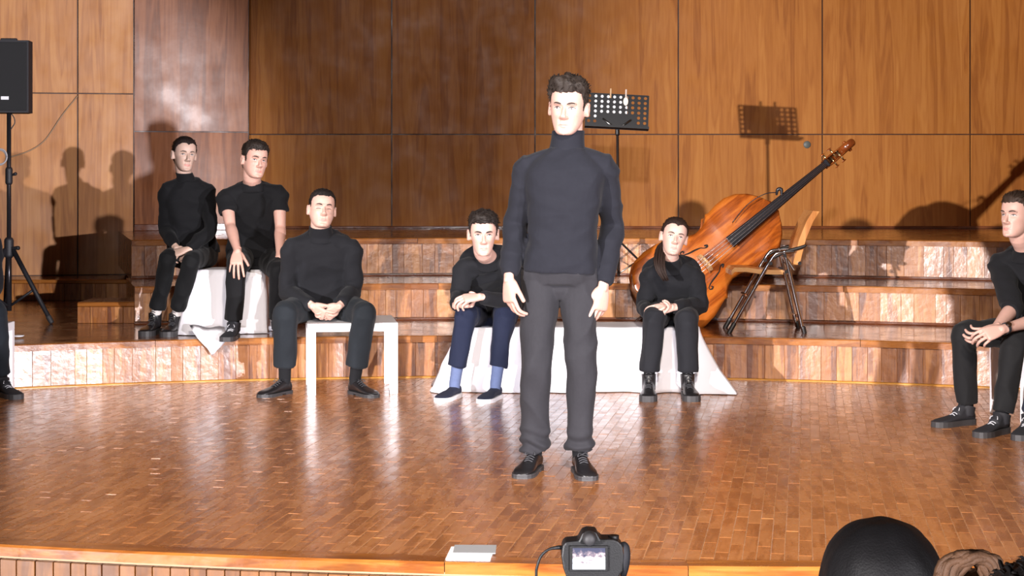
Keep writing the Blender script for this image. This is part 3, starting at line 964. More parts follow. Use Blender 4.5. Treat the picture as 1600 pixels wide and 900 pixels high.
def make_hair(sp, root, HM, co, nr, fs, key):
    st = sp.get('hairstyle', 'short')
    line = {  # hairline height over y (front positive)
        'short': [(-.11, -.070), (-.05, -.058), (-.026, -.030), (-.020, .022), (.012, .022), (.018, -.012), (.030, -.010), (.038, .020), (.052, .050), (.070, .062), (.1, .064)],
        'crop': [(-.11, -.058), (-.05, -.045), (-.026, -.015), (-.020, .024), (.012, .024), (.018, .006), (.030, .012), (.038, .035), (.052, .060), (.070, .071), (.1, .072)],
        'pulled': [(-.11, -.085), (-.05, -.065), (-.026, -.030), (-.020, .020), (.012, .022), (.018, .006), (.030, .022), (.038, .040), (.052, .058), (.070, .070), (.1, .072)]}
    tab = line['pulled' if st in ('bun', 'pony') else ('crop' if st == 'crop' else 'short')]
    th = {'short': .016, 'crop': .007, 'quiff': .026, 'bun': .006, 'pony': .006, 'swept': .015, 'back': .012, 'full': .028}[st]
    th *= sp.get('hairth', 1.0)
    rn = random.Random(len(key) * 7 + 1)
    mask = np.zeros(len(co), bool); thick = np.zeros(len(co))
    for i, (x, y, z) in enumerate(co.tolist()):
        d = z - lin(y, tab) - (.004 * noise.noise(V((x * 60, y * 60, z * 60))))
        if z < -.1: d = -1
        if y > .035 and st not in ('bun', 'pony'): d -= .010 * max(0, (abs(x) - .028) / .03) + .004 * noise.noise(V((x * 90, 3, 1)))
        if st in ('bun', 'pony') and y > .03: d += .012 * max(0, 1 - abs(x) / .02) - .004
        if abs(x) > .079 and z < .035 and -.035 < y < .022: d = -1      # the ears stay free
        if st == 'full': d = min(z + .085, .045 - y)
        if d > 0:
            mask[i] = True
            up = max(0, min(1, (z - .02) / .07))
            k = th * (.16 + .84 * up ** 1.4) if st in ('short', 'quiff', 'swept', 'crop', 'back') else th
            if st == 'full' and abs(x) > .078: k -= (abs(x) - .078) * .8; k = max(.004, k)
            if st == 'quiff': k *= (.55 + .75 * max(0, min(1, (y + .02) / .08))) if z > .05 else .8
            if st == 'swept': k *= .8 + .5 * max(0, min(1, (y + .04) / .1))
            k *= 1 + (.75 if st in ('quiff', 'swept') else .10 if st == 'full' else .4) * noise.noise(V((x * 42, y * 42, z * 24)))
            thick[i] = k * min(1, d / .026) ** .8 + .0006
    keep = [f for f in fs if all(mask[j] for j in f)]
    used = sorted({j for f in keep for j in f}); idx = {j: i for i, j in enumerate(used)}
    m = MB()
    m.add([V(co[j]) + V(nr[j]) * thick[j] for j in used], [tuple(idx[j] for j in f) for f in keep])
    # locks
    if st != 'full':
        sel = rn.sample(keep, min(len(keep), {'crop': 700, 'bun': 500, 'pony': 500}.get(st, 900)))
        for f in sel:
            j = f[0]; p = V(co[j]) + V(nr[j]) * thick[j] * .85; n = V(nr[j])
            x, y, z = p
            if st in ('bun', 'pony'):
                d = V((0, -1, -.25)); ln, lf = .030, .02
            elif st == 'crop':
                d = V((0, .3, -.3)) + n * .9; ln, lf = .007, .8
            elif st == 'quiff':
                d = V((sp.get('comb', .3) , .65 if z > .05 else -.2, .55 if z > .06 else -.9)); ln, lf = (.026 if z > .06 else .011), .55
            elif st == 'swept':
                d = V((sp.get('comb', .6), .35 if z > .05 else -.3, .1 if z > .06 else -.9)); ln, lf = (.026 if z > .06 else .012), .35
            elif st == 'back':
                d = V((0, -1, .1 if y > 0 else -.5)); ln, lf = .03, .25
            else:
                d = V((rn.uniform(-.4, .4), .5 if z > .06 else -.2, .0 if z > .06 else -.9)); ln, lf = (.020 if z > .06 else .010), .4
            d = d - n * d.dot(n)
            d = (d.normalized() if d.length > .05 else V((0, 0, -1))) + n * lf + V((rn.uniform(-.3, .3), rn.uniform(-.3, .3), rn.uniform(-.2, .2)))
            d.normalize(); ln *= rn.uniform(.6, 1.2) * sp.get('lock', 1.0)
            s_ = d.cross(n).normalized() * rn.uniform(.0014, .003); b_ = n * .0012
            q = p + d * ln * .55 + n * .001; e = p + d * ln + V((0, 0, -.15 * ln))
            m.add([p - s_, p + s_, p + b_, q - s_ * .8, q + s_ * .8, q + b_, e], [(0, 1, 4, 3), (1, 2, 5, 4), (2, 0, 3, 5), (3, 4, 6), (4, 5, 6), (5, 3, 6)])
    if st == 'bun':
        m.tube([(0, -.085, .01), (0, -.112, .006), (0, -.132, .0)], [.026, .034, .022], 16, dens=3, rounded=True)
    hm = plain('hair_' + key, sp['hair'], .62, spec=.25, bump=.6, bscale=260, var=.3)
    m.xf(HM)
    for pts, rads in sp.get('tails', []):
        P_ = [V(p) for p in pts]
        for q in range(46):
            a = rn.uniform(0, 2 * pi); rr = sqrt(rn.random())
            o1, o2 = cos(a) * rr, sin(a) * rr
            m.tube([p + V((o1, o2 * .7, 0)) * r + V((rn.uniform(-.004, .004), 0, rn.uniform(-.006, .006))) for p, r in zip(P_, rads)], [.0055] * (len(P_) - 1) + [.0012], 5, dens=3)
    return m.build('hair', hm, root, smooth=True)
# ---------------------------------------------------------------- the cast
def gpt(px, py, z=0.0):
    """point of a level surface at height z seen at a photo pixel"""
    Y = F * (HC - z) / (py - YH)
    return V(((px - 800) * Y / F, Y, z))
def hp(px, Y, z=0.0):
    """heel point at depth Y on a level surface"""
    return V(((px - 800) * Y / F, Y, z))
BLK = (.014, .0145, .019)
person('person standing at centre stage in black turtleneck and charcoal trousers, facing the audience', None, dict(
    key='stander', stand=True, tw=.90, armr=.93, pel=W(876, 424, 7.70), neck=W(886, 232, 7.70), face=-4, sw=.172, ws=1.0, slouch=-.005, drop=.085,
    el_a=W(806, 352, 7.78), wr_a=W(795, 433, 7.62), el_b=W(957, 352, 7.80), wr_b=W(943, 446, 7.64),
    hand_a=dict(d=(.02, -.10, -1), n=(.75, .55, .1), curl=(24, 30, 20), thumb=(28, 18, 10), spread=3), hand_b=dict(d=(-.16, -.12, -1), n=(-.62, .75, .1), curl=(20, 34, 24), thumb=(30, 18, 10), spread=5), hand=1.05,
    kn_a=W(837, 570, 7.66), kn_b=W(908, 572, 7.66), heel_a=hp(840, 7.80), heel_b=hp(903, 7.76), toe_a=-17, toe_b=8, shoe='dress', foot=1.0,
    head=W(888, 169, 7.66), look=(-13, -2, 3), hs=1.09, jaw=1.02, hair=(.020, .014, .011), hairstyle='quiff', comb=-.3, iris=(.05, .03, .03), gaze=(.2, 0), mouth=.002,
    skin=(.64, .38, .31), topcol=(.018, .019, .029), legcol=(.038, .037, .045), collar='turtle', hem=.0, belly=.98, loose=1.05, trouser=1.06, cuff=1.06, hemleg=.99, vox=.007, wr=.008, wrl=.009, bunch=.22, neckr=.060))

person('person with cropped hair and closed eyes sitting on the white table, hands clasped', None, dict(
    key='cropped', pel=W(507, 478, 10.70), neck=W(502, 366, 10.56), face=4, sw=.178, slouch=.05,
    el_a=W(449, 455, 10.62), wr_a=W(487, 477, 10.38), el_b=W(553, 453, 10.62), wr_b=W(531, 477, 10.38),
    hand_a=dict(d=(.75, -.25, -.55), n=(.35, .75, .45), curl=(28, 42, 30), thumb=(30, 15, 10)), hand_b=dict(d=(-.72, -.2, -.6), n=(-.35, .78, .4), curl=(30, 45, 30), thumb=(30, 15, 10)),
    kn_a=W(446, 490, 10.30), kn_b=W(569, 490, 10.30), heel_a=hp(453, 10.44), heel_b=hp(548, 10.42), toe_a=-32, toe_b=38, shoe='dress',
    head=W(503, 328, 10.52), look=(14, 9, 5), hs=1.06, jaw=1.07, hair=(.012, .009, .008), hairstyle='crop', eye=.1, skin=(.70, .43, .35),
    topcol=BLK, legcol=(.017, .022, .029), collar='turtle', hem=0, hemleg=.80, trouser=1.10, ws=1.04, wr=.008, neckr=.058))

person('person in navy trousers hunched on the white draped bench, hands clasped over one knee', None, dict(
    key='navy', armr=.92, pel=W(768, 488, 10.64), neck=W(762, 404, 10.34), face=-3, sw=.156, slouch=.09, drop=.065, shf=.02,
    el_a=W(718, 464, 10.36), wr_a=W(713, 477, 10.17), el_b=W(803, 474, 10.28), wr_b=W(752, 464, 10.10),
    hand_a=dict(d=(1, -.15, .05), n=(0, -.2, .9), curl=(48, 62, 40), thumb=(30, 20, 10)), hand_b=dict(d=(-1, -.28, -.05), n=(.0, .5, -.85), curl=(26, 38, 26), thumb=(30, 20, 10)),
    kn_a=W(727, 493, 10.20), kn_b=W(789, 494, 10.20), heel_a=hp(716, 10.27), heel_b=hp(779, 10.22), toe_a=-22, toe_b=-20, shoe='slip',
    head=W(755, 366, 10.20), look=(3, -3, 0), hs=1.12, jaw=.92, hair=(.016, .011, .009), hairstyle='swept', comb=-.5, gaze=(-.1, .9), eye=1.05, brow=1.15, skin=(.74, .46, .38), neckr=.052,
    topcol=BLK, legcol=(.016, .023, .060), collar='crew', hem=0, hemleg=.76, trouser=1.02, sock=(.10, .13, .24), ws=.97))

person('person with long dark ponytail sitting on the draped bench before the double bass', None, dict(
    key='ponytail', ridge=.72, armr=.84, pel=W(1050, 490, 10.66), neck=W(1050, 413, 10.46), face=-2, sw=.146, slouch=.05, drop=.082,
    el_a=W(1006, 480, 10.52), wr_a=W(1012, 489, 10.27), el_b=W(1095, 478, 10.50), wr_b=W(1052, 480, 10.26),
    hand_a=dict(d=(1, -.15, -.02), n=(0, -.1, .9), curl=(46, 60, 40), thumb=(30, 20, 10)), hand_b=dict(d=(-1, -.25, -.10), n=(.05, .7, -.7), curl=(20, 30, 24), thumb=(32, 20, 10), spread=6),
    kn_a=W(1022, 498, 10.22), kn_b=W(1073, 500, 10.22), heel_a=hp(1014, 10.28), heel_b=hp(1073, 10.28), toe_a=-6, toe_b=2, shoe='boot', foot=.93,
    head=W(1053, 371, 10.38), look=(1, 6, 11), hs=1.02, jaw=.95, nose=.7, hair=(.020, .010, .007), hairstyle='pony', iris=(.05, .03, .02), gaze=(0, .2), skin=(.74, .47, .39), neckr=.049, brow=.85,
    tails=[([W(1046, 372, 10.46), W(1034, 386, 10.42), W(1029, 404, 10.33), W(1032, 422, 10.29), W(1040, 438, 10.28)], [.012, .026, .034, .032, .020])],
    topcol=BLK, legcol=(.022, .023, .030), collar='mock', hem=0, hemleg=.86, trouser=1.12, ws=.95))

person('person with dark hair tied back in black turtleneck, seated beside the person in the T-shirt', None, dict(
    key='tied', ridge=.72, armr=.84, pel=W(303, 398, 11.64), neck=W(291, 279, 11.54), face=16, sw=.148, slouch=.02, drop=.085,
    el_a=W(259, 358, 11.54), wr_a=W(274, 386, 11.34), el_b=W(329, 360, 11.44), wr_b=W(295, 389, 11.30),
    hand_a=dict(d=(.5, -.3, -.6), n=(.5, .4, -.5), curl=(30, 40, 30), thumb=(30, 20, 10)), hand_b=dict(d=(-.8, -.3, -.25), n=(-.1, .5, -.8), curl=(32, 42, 30), thumb=(30, 20, 10)), hand=.93,
    kn_a=W(263, 404, 11.26), kn_b=W(298, 408, 11.20), heel_a=hp(246, 11.42, H1), heel_b=hp(277, 11.38, H1), toe_a=-8, toe_b=-6, shoe='boot', foot=.92,
    head=W(288, 242, 11.50), look=(27, 1, 4), hs=1.02, jaw=.93, nose=.8, hair=(.014, .008, .007), hairstyle='bun', gaze=(.2, .1), eye=.85, skin=(.66, .45, .36), neckr=.048, brow=.8,
    topcol=(.008, .008, .010), legcol=(.007, .0075, .009), collar='mock', hem=0, hemleg=.84, trouser=.98, ws=.92, sock=(.55, .5, .48)))
person('person in black T-shirt with bare arms leaning on knees, seated on the clothed table', None, dict(
    key='tshirt', pel=W(398, 402, 11.48), neck=W(394, 288, 11.34), face=14, sw=.176, slouch=.05, drop=.080, shroll=-3,
    el_a=W(360, 354, 11.22), wr_a=W(371, 391, 11.00), el_b=W(438, 356, 11.36), wr_b=W(437, 398, 11.22),
    hand_a=dict(d=(.02, -.55, -.75), n=(0, .75, -.6), curl=(14, 16, 12), spread=8, thumb=(40, 5, 5)), hand_b=dict(d=(.05, -.5, -.75), n=(0, .75, -.6), curl=(14, 16, 12), thumb=(40, 5, 5)),
    kn_a=W(371, 415, 11.00), kn_b=W(436, 425, 11.10), heel_a=hp(368, 11.10, H1), heel_b=hp(432, 11.22, H1), toe_a=-4, toe_b=20, shoe='sneaker', foot=.98,
    head=W(398, 251, 11.26), look=(30, 1, 7), hs=1.06, jaw=1.04, hair=(.018, .012, .009), hairstyle='short', gaze=(.3, .2), eye=.9, skin=(.66, .38, .30), lock=.8, neckr=.058,
    top='tee', sleeve=.26, topcol=(.009, .009, .011), legcol=(.009, .009, .011), collar='crew', hem=0, hemleg=.93, trouser=1.0, ws=1.02, wr=.008, sock=(.012, .013, .022)))

person('person with swept back brown hair and rolled sleeves sitting at the right edge', None, dict(
    key='watch', pel=W(1625, 518, 9.32), neck=W(1604, 392, 9.14), face=-38, hipface=-42, sw=.165, slouch=.06, drop=.085,
    el_a=W(1582, 482, 9.02), wr_a=W(1556, 512, 8.84), el_b=W(1640, 494, 8.96), wr_b=W(1568, 514, 8.76),
    hand_a=dict(d=(-.85, -.35, -.35), n=(.15, .75, .4), curl=(28, 38, 28), thumb=(30, 20, 10)), hand_b=dict(d=(-.95, -.25, -.25), n=(.0, .75, -.6), curl=(26, 36, 26), thumb=(30, 20, 10)),
    kn_a=W(1506, 522, 9.12), kn_b=W(1585, 540, 8.86), heel_a=hp(1521, 9.17), heel_b=hp(1573, 8.87), toe_a=-62, toe_b=-48, shoe='sneaker', foot=.99,
    head=W(1590, 338, 9.06), look=(-52, 5, 0), hs=1.05, jaw=.98, hair=(.030, .017, .011), hairstyle='back', gaze=(.1, .2), eye=.9, skin=(.66, .40, .33),
    sleeve=.60, topcol=(.011, .011, .014), legcol=(.016, .016, .018), collar='crew', hem=0, hemleg=.95, trouser=1.0, wr=.008))
person('person in blue jeans seated beyond the right edge, only lower leg and shoe in view', None, dict(
    key='jeans', pel=W(1765, 528, 8.86), neck=W(1760, 380, 8.80), face=-25, sw=.170, slouch=.05,
    el_a=W(1706, 478, 8.75), wr_a=W(1690, 525, 8.52), el_b=W(1820, 475, 8.8), wr_b=W(1775, 528, 8.55),
    hand_a=dict(d=(.1, -.6, -.5), n=(0, .7, -.6)), hand_b=dict(d=(-.3, -.6, -.5), n=(0, .7, -.6)),
    kn_a=W(1650, 545, 8.62), kn_b=W(1745, 550, 8.42), heel_a=hp(1614, 8.82), heel_b=hp(1735, 8.6), toe_a=-32, toe_b=-20, shoe='sneaker',
    head=W(1758, 325, 8.74), look=(-25, 0, 0), hair=(.02, .012, .01), hairstyle='short', skin=(.68, .42, .34),
    topcol=BLK, legcol=(.030, .038, .065), collar='crew', hem=0, hemleg=.93))
person('person in dark jeans seated beyond the left edge, only lower leg and shoe in view', None, dict(
    key='leftleg', pel=W(-62, 482, 10.52), neck=W(-58, 350, 10.46), face=18, sw=.170, slouch=.05,
    el_a=W(-110, 445, 10.45), wr_a=W(-75, 480, 10.25), el_b=W(-10, 445, 10.45), wr_b=W(-38, 480, 10.22),
    hand_a=dict(d=(.4, -.6, -.3), n=(.2, .6, -.6)), hand_b=dict(d=(-.4, -.6, -.3), n=(-.2, .6, -.6)),
    kn_a=W(-72, 490, 10.12), kn_b=W(-6, 490, 10.22), heel_a=hp(-78, 10.25), heel_b=hp(-3, 10.34), toe_a=10, toe_b=42, shoe='sneaker',
    head=W(-56, 302, 10.4), look=(20, 0, 0), hair=(.02, .012, .01), hairstyle='short', skin=(.68, .42, .34),
    topcol=BLK, legcol=(.020, .026, .036), collar='crew', hem=0, hemleg=.90))
# wristwatch and bracelet
def band(name, c, d, r, w, mat, label, cat, dial=None):
    d = V(d).normalized()
    m = MB(); m.tube([V(c) - d * w / 2, V(c) + d * w / 2], r, 20)
    o = m.build(name, mat, smooth=True, angle=40)
    tag(o, label, cat)
    return o
wr = W(1568, 514, 8.76); el = W(1640, 494, 8.96)
root_w = empty('wristwatch', wr); tag(root_w, 'dark wristwatch on the wrist of the person at the right edge', 'watch')
dd = (el - wr).normalized(); c0 = wr + dd * .02
MB().tube([c0 - dd * .009, c0 + dd * .009], .031, 20).build('strap', SUEDE, root_w, smooth=True, angle=40)
nn = V((-.25, -.8, .5)); nn = (nn - dd * nn.dot(dd)).normalized()
MB().tube([c0 + nn * .027, c0 + nn * .037], [.017, .015], 20).build('dial', plain('watch_steel', (.25, .25, .27), .25, 1), root_w, smooth=True, angle=40)
wr = W(752, 464, 10.10); el = W(803, 474, 10.28); dd = (el - wr).normalized()
band('bracelet', wr + dd * .012, dd, .0285, .008, SUEDE, 'thin black cord bracelet on the wrist of the hunched person', 'bracelet')

# ---------------------------------------------------------------- audience, backs to the camera
def sitter(label, top, Y, ws, hs, key, **kw):
    """person seated in the hall; top: photo pixel of the crown"""
    c = W(top[0], top[1], Y)
    h = c - V((0, 0, .122 * hs + kw.get('pad', .012)))
    X = h.x
    seat = h.z - .72
    nb = V((X, Y - .02, h.z - .165))
    sp = dict(key=key, away=True, pel=V((X, Y - .06, seat + .09)), neck=nb, face=0, sw=.165, ws=ws, slouch=.02,
        el_a=V((X - .22, Y + .04, seat + .28)), wr_a=V((X - .10, Y + .26, seat + .17)), el_b=V((X + .22, Y + .04, seat + .28)), wr_b=V((X + .10, Y + .26, seat + .17)),
        hand_a=dict(d=(.3, .8, -.2), n=(0, 0, -1)), hand_b=dict(d=(-.3, .8, -.2), n=(0, 0, -1)),
        kn_a=V((X - .12, Y + .40, seat + .07)), kn_b=V((X + .12, Y + .40, seat + .07)), heel_a=V((X - .12, Y + .36, -.6)), heel_b=V((X + .12, Y + .36, -.6)), toe_a=180, toe_b=180, shoe='sneaker',
        head=h, look=(0, 0, 0), hs=hs, hair=(.012, .010, .010), hairstyle='short', topcol=BLK, legcol=BLK, collar='crew', hem=0, vox=.012)
    sp.update(kw)
    person(label, None, sp)
    s = empty('hall_seat', (X, Y - .1, -.6)); tag(s, 'dark hall seat under the ' + {'roundhead': 'audience member with the round black head of hair', 'bunhead': 'audience member with brown looped hair', 'edgehead': 'audience member in the lower right corner'}[key], 'seat')
    sm = plain('seat_velvet', (.03, .012, .012), .8); lm = plain('seat_frame', (.02, .02, .02), .5)
    MB().box((X, Y, seat - .05), (.46, .44, .09), bev=.02).build('seat', sm, s)
    MB().box((X, Y - .27, seat + .18), (.46, .07, .40), Matrix.Rotation(.12, 3, 'X'), bev=.02).build('backrest', sm, s)
    for a in (-.2, .2):
        for b in (-.18, .18):
            MB().box((X + a, Y + b, (seat - .09 - .6) / 2), (.035, .035, seat - .09 + .6)).build('leg', lm, s)
sitter('audience member with round black head of hair, seen from behind', (1376, 810), 3.15, 1.0, 1.12, 'roundhead', hair=(.004, .0035, .004), hairstyle='full', pad=.03)
sitter('audience member with brown hair looped on top, seen from behind in the lower right', (1518, 884), 2.28, .92, .95, 'bunhead', hair=(.085, .042, .022), hairstyle='pony',
       tails=[([W(1478, 905, 2.22), W(1486, 886, 2.22), W(1506, 873, 2.22), W(1530, 872, 2.23), W(1546, 884, 2.23), W(1550, 905, 2.23)], [.012] * 6)])
sitter('audience member whose dark crown just shows in the lower right corner', (1664, 880), 1.46, .95, 1.0, 'edgehead')
# ---------------------------------------------------------------- props
WHITE = plain('white_lacquer', (.82, .80, .82), .35, bump=.03, bscale=40)
CLOTH = plain('white_sheet', (.80, .79, .84), .8, bump=.12, bscale=90, spec=.2)
def white_table(loc, rz, label, size=.55, h=.45, group=None):
    r = empty('side_table', loc, R(rz)); tag(r, label, 'table', group)
    s = size / 2; t = .052
    MB().box((0, 0, h - t / 2), (size, size, t), bev=.003).build('table_top', WHITE, r, local=True)
    for a in (-1, 1):
        for b in (-1, 1):
            MB().box((a * (s - t / 2), b * (s - t / 2), (h - t) / 2), (t, t, h - t), bev=.003).build('leg', WHITE, r, local=True)
    return r
def floor_mid(px, py, dy, z=0.0):
    p = gpt(px, py, z); return V((p.x, p.y + dy, z))
white_table(floor_mid(546, 618, .30) + V((-.02, 0, 0)), 8, 'white square side table used as a seat by the person with cropped hair', .56, .445)
white_table(V((-3.40, 10.29, 0)), 0, 'white side table at the far left edge under the person in dark jeans', .50, .44)
white_table(V((2.99, 9.40, 0)), 10, 'white side table at the right edge under the person with rolled sleeves', .42, .43)
white_table(V((3.36, 8.87, 0)), 0, 'white side table beyond the right edge under the person in blue jeans', .42, .43)

def drape(name, c, w, d, h, rz, flare, folds, seed, label, cat, z0=0.0, extra=None, deepf=1.0):
    """sheet thrown over a box: flat top, folded skirt that widens to the floor"""
    rn = random.Random(seed)
    n = 168; rows = 14
    per = 2 * (w + d)
    def rim(s):
        s = s % per
        if s < w: return V((-w / 2 + s, -d / 2, 0)), V((0, -1, 0))
        s -= w
        if s < d: return V((w / 2, -d / 2 + s, 0)), V((1, 0, 0))
        s -= d
        if s < w: return V((w / 2 - s, d / 2, 0)), V((0, 1, 0))
        s -= w
        return V((-w / 2, d / 2 - s, 0)), V((-1, 0, 0))
    ph = [rn.uniform(0, 6.28) for _ in range(6)]
    vs = []; fs = []
    for k in range(n):
        s = per * k / n
        p, nrm = rim(s)
        # soften corners
        q = V((0, 0, 0)); nn = V((0, 0, 0))
        for j in range(-3, 4):
            a, b = rim(s + j * .018); q += a; nn += b
        p = q / 7; nrm = nn.normalized()
        dp = deepf * (2.6 if p.x > w * .28 and w > 1 else 1)
        corner = 1 - max(abs(nrm.x), abs(nrm.y))
        wv = sin(s * folds + ph[0]) * .55 + sin(s * folds * 1.7 + ph[1]) * .35 + sin(s * folds * .45 + ph[2]) * .6
        wv2 = noise.noise(V((s * 3.1, seed, 0)))
        for r in range(rows + 1):
            t = r / rows
            z = h * (1 - t)
            fl = flare(s / per, nrm) if callable(flare) else flare
            out = .006 + fl * (t ** 1.25) + (wv * .030 * dp * (.5 + abs(noise.noise(V((s * 2.3, seed * 2, 1)))) * 2) + .02 * wv2) * t * (.35 + .65 * t) + corner * .12 * t + .010 * noise.noise(V((s * 9, t * 4, seed)))
            if t < .06: out = .004 + out * t
            vs.append(p + nrm * max(.003, out) + V((0, 0, z + (.004 if r == rows else 0) + (.006 if r == 0 else 0))))
    for k in range(n):
        k2 = (k + 1) % n
        for r in range(rows):
            a = k * (rows + 1) + r; b = k2 * (rows + 1) + r
            fs.append((a, a + 1, b + 1, b))
    top = len(vs)
    # top: rings shrinking to the middle
    rings = 5
    for g in range(1, rings + 1):
        f = 1 - g / (rings + .2)
        for k in range(n):
            p, _ = rim(per * k / n)
            vs.append(V((p.x * f, p.y * f, h + .008 + .004 * noise.noise(V((p.x * 6 * f, p.y * 6 * f, seed))))))
    for g in range(rings):
        for k in range(n):
            k2 = (k + 1) % n
            a = (k * (rows + 1), k2 * (rows + 1)) if g == 0 else (top + (g - 1) * n + k, top + (g - 1) * n + k2)
            b = (top + g * n + k, top + g * n + k2)
            fs.append((a[0], a[1], b[1], b[0]))
    ce = len(vs); vs.append(V((0, 0, h + .008)))
    for k in range(n): fs.append((top + (rings - 1) * n + k, top + (rings - 1) * n + (k + 1) % n, ce))
    m = MB(); m.add(vs, fs)
    M = Matrix.Translation(V(c)) @ Matrix.Rotation(R(rz), 4, 'Z')
    m.xf(M)
    if extra: extra(m)
    o = m.build(name, CLOTH, smooth=True, fix=True)
    so = o.modifiers.new('thick', 'SOLIDIFY'); so.thickness = .003; so.offset = 1
    tag(o, label, cat)
    return o
def bench(loc, w, d, h, label):
    r = empty('bench', loc); tag(r, label, 'bench')
    MB().box((0, 0, h - .02), (w, d, .04)).build('seat', WHITE, r, local=True)
    for a in (-1, 1):
        for b in (-1, 1):
            MB().box((a * (w / 2 - .03), b * (d / 2 - .03), (h - .04) / 2), (.05, .05, h - .04)).build('leg', WHITE, r, local=True)
# long draped bench at centre
bc = V((.42, 10.68, 0))
bench(bc, 1.50, .40, .395, 'bench hidden under the long white sheet')
def fl1(u, n):
    if n.x < -.5: return .16
    if n.x > .5: return .17
    if n.y < 0: return .035
    return .03
drape('draped_sheet', bc, 1.52, .42, .395, 0, fl1, 14, 5, 'long white sheet draped over the bench at centre stage down to the floor', 'sheet', deepf=1.2)
# clothed table on the lowest tier at the left
tc_ = V((-1.97, 11.56, H1))
bench(tc_, .52, .36, .425, 'low table hidden under the crumpled sheet on the lowest tier')
def tongue(m):
    """corner of the sheet that hangs over the edge of the tier"""
    L_ = [(W(296, 508, 11.12), W(350, 512, 11.10)), (W(302, 519, 11.0), W(352, 521, 11.0)), (gpt(306, 526, H1 + .012), gpt(351, 528, H1 + .012)), (W(309, 530, 10.92), W(352, 532, 10.92)), (W(318, 540, 10.92), W(345, 541, 10.91)), (W(327, 549, 10.92), W(337, 550, 10.91)), (W(331, 553, 10.92), W(333, 554, 10.92))]
    vs = []; k = 9
    for i, (a, b) in enumerate(L_):
        for j in range(k):
            t = j / (k - 1)
            p = a.lerp(b, t) + V((0, -.012 * sin(t * 12 + i), .008 * sin(t * 9 + i * .7)))
            vs.append(p)
    m.add(vs, [(i * k + j, i * k + j + 1, (i + 1) * k + j + 1, (i + 1) * k + j) for i in range(len(L_) - 1) for j in range(k - 1)])
    # crumpled heaps of cloth on the tread
    rn = random.Random(9)
    for px, py, sx in ((300, 516, .10), (330, 512, .09), (395, 514, .08), (412, 510, .07)):
        c = gpt(px, py + 4, H1) + V((0, .08, 0)); vs = []; n = 22; r = 7
        for i in range(r + 1):
            for j in range(n):
                a = 2 * pi * j / n; f = i / r
                rad = sx * f * (1 + .25 * sin(a * 3 + px))
                z = .075 * (1 - f * f) + .022 * noise.noise(V((cos(a) * f * 3 + px, sin(a) * f * 3, 0))) * (1 - f)
                vs.append(c + V((cos(a) * rad, sin(a) * rad * .55, max(.004, z))))
        m.add(vs, [(i * n + j, i * n + (j + 1) % n, (i + 1) * n + (j + 1) % n, (i + 1) * n + j) for i in range(r) for j in range(n)])
drape('draped_sheet', tc_, .52, .36, .425, 6, lambda u, n: .07 if n.y < 0 else .05, 17, 8, 'crumpled white sheet over the table on the lowest tier, one corner hanging over the edge', 'sheet', extra=tongue, deepf=2.3)

# ---- double bass
E0, T0 = W(981, 513.5, 11.80), W(1333, 221, 12.16)
E0.z = H1 + .003
ya = (T0 - E0).normalized(); LB = (T0 - E0).length
za = V((.12, -1, .28)); za = (za - ya * za.dot(ya)).normalized(); xa = ya.cross(za)
MR = Matrix((xa, ya, za)).transposed()
bass = empty('double_bass', E0, MR); tag(bass, 'orange brown varnished double bass leaning at an angle behind the folding chair', 'double bass')
k = LB / 2.15
VARN = wood('bass_spruce', (.17, .034, .005), (.37, .085, .010), (.50, .15, .02), 'Y', (1.2, 16), .24, .6, 0, .04, .6)
VARD = wood('bass_maple', (.11, .022, .005), (.22, .05, .009), (.32, .085, .014), 'Y', (6, 6), .22, .6, 0, .04, .6)
EBON = plain('ebony', (.012, .012, .016), .35, bump=.1, bscale=90)
BRASS = plain('machine_brass', (.55, .42, .22), .3, 1)
STEEL = plain('string_steel', (.55, .55, .58), .3, 1)
OUT = [(0, .0), (.004, .10), (.02, .19), (.06, .265), (.12, .318), (.20, .326), (.28, .316), (.35, .288), (.395, .268), (.412, .278), (.425, .252), (.46, .215), (.51, .195), (.56, .197), (.60, .215), (.622, .240), (.636, .257), (.655, .250), (.72, .262), (.79, .262), (.86, .235), (.92, .180), (.96, .118), (.985, .065), (1.0, .040)]
y0, y1 = .20, 1.385
def oy(v): return (y0 + (y1 - y0) * v) * k
nx = 18
def plate(zoff, arch, dirn, grow=.012):
    m = MB(); vs = []
    for v, w in OUT:
        w = (w + grow * min(1, w * 8)) * k
        for i in range(nx + 1):
            t = -1 + 2 * i / nx
            ed = min(1, v / .18, (1 - v) / .2)
            vs.append((w * t, oy(v), zoff + dirn * arch * (1 - t * t) ** .8 * max(0, ed) ** .6))
    fs = [(r * (nx + 1) + i, r * (nx + 1) + i + 1, (r + 1) * (nx + 1) + i + 1, (r + 1) * (nx + 1) + i) for r in range(len(OUT) - 1) for i in range(nx)]
    return m.add(vs, fs)
DEP = .19
o = plate(0, .036, 1).build('front_plate', VARN, bass, smooth=True, local=True, fix=True)
s = o.modifiers.new('t', 'SOLIDIFY'); s.thickness = .008; s.offset = 0
o = plate(-DEP, .012, -1).build('back_plate', VARD, bass, smooth=True, local=True, fix=True)
s = o.modifiers.new('t', 'SOLIDIFY'); s.thickness = .008; s.offset = 0
m = MB(); vs = []
ring = [(w * k, oy(v)) for v, w in OUT] + [(-w * k, oy(v)) for v, w in reversed(OUT)]
for x, y in ring: vs += [(x, y, 0), (x, y, -DEP)]
n = len(ring)
m.add(vs, [(2 * i, 2 * i + 1, 2 * ((i + 1) % n) + 1, 2 * ((i + 1) % n)) for i in range(n)])
m.build('ribs', VARD, bass, smooth=True, local=True, angle=50, fix=True)
def topz(x, v):
    w = lin(v, OUT) * k
    return .036 * max(0, 1 - (x / w) ** 2) ** .8 * max(0, min(1, v / .18, (1 - v) / .2)) ** .6
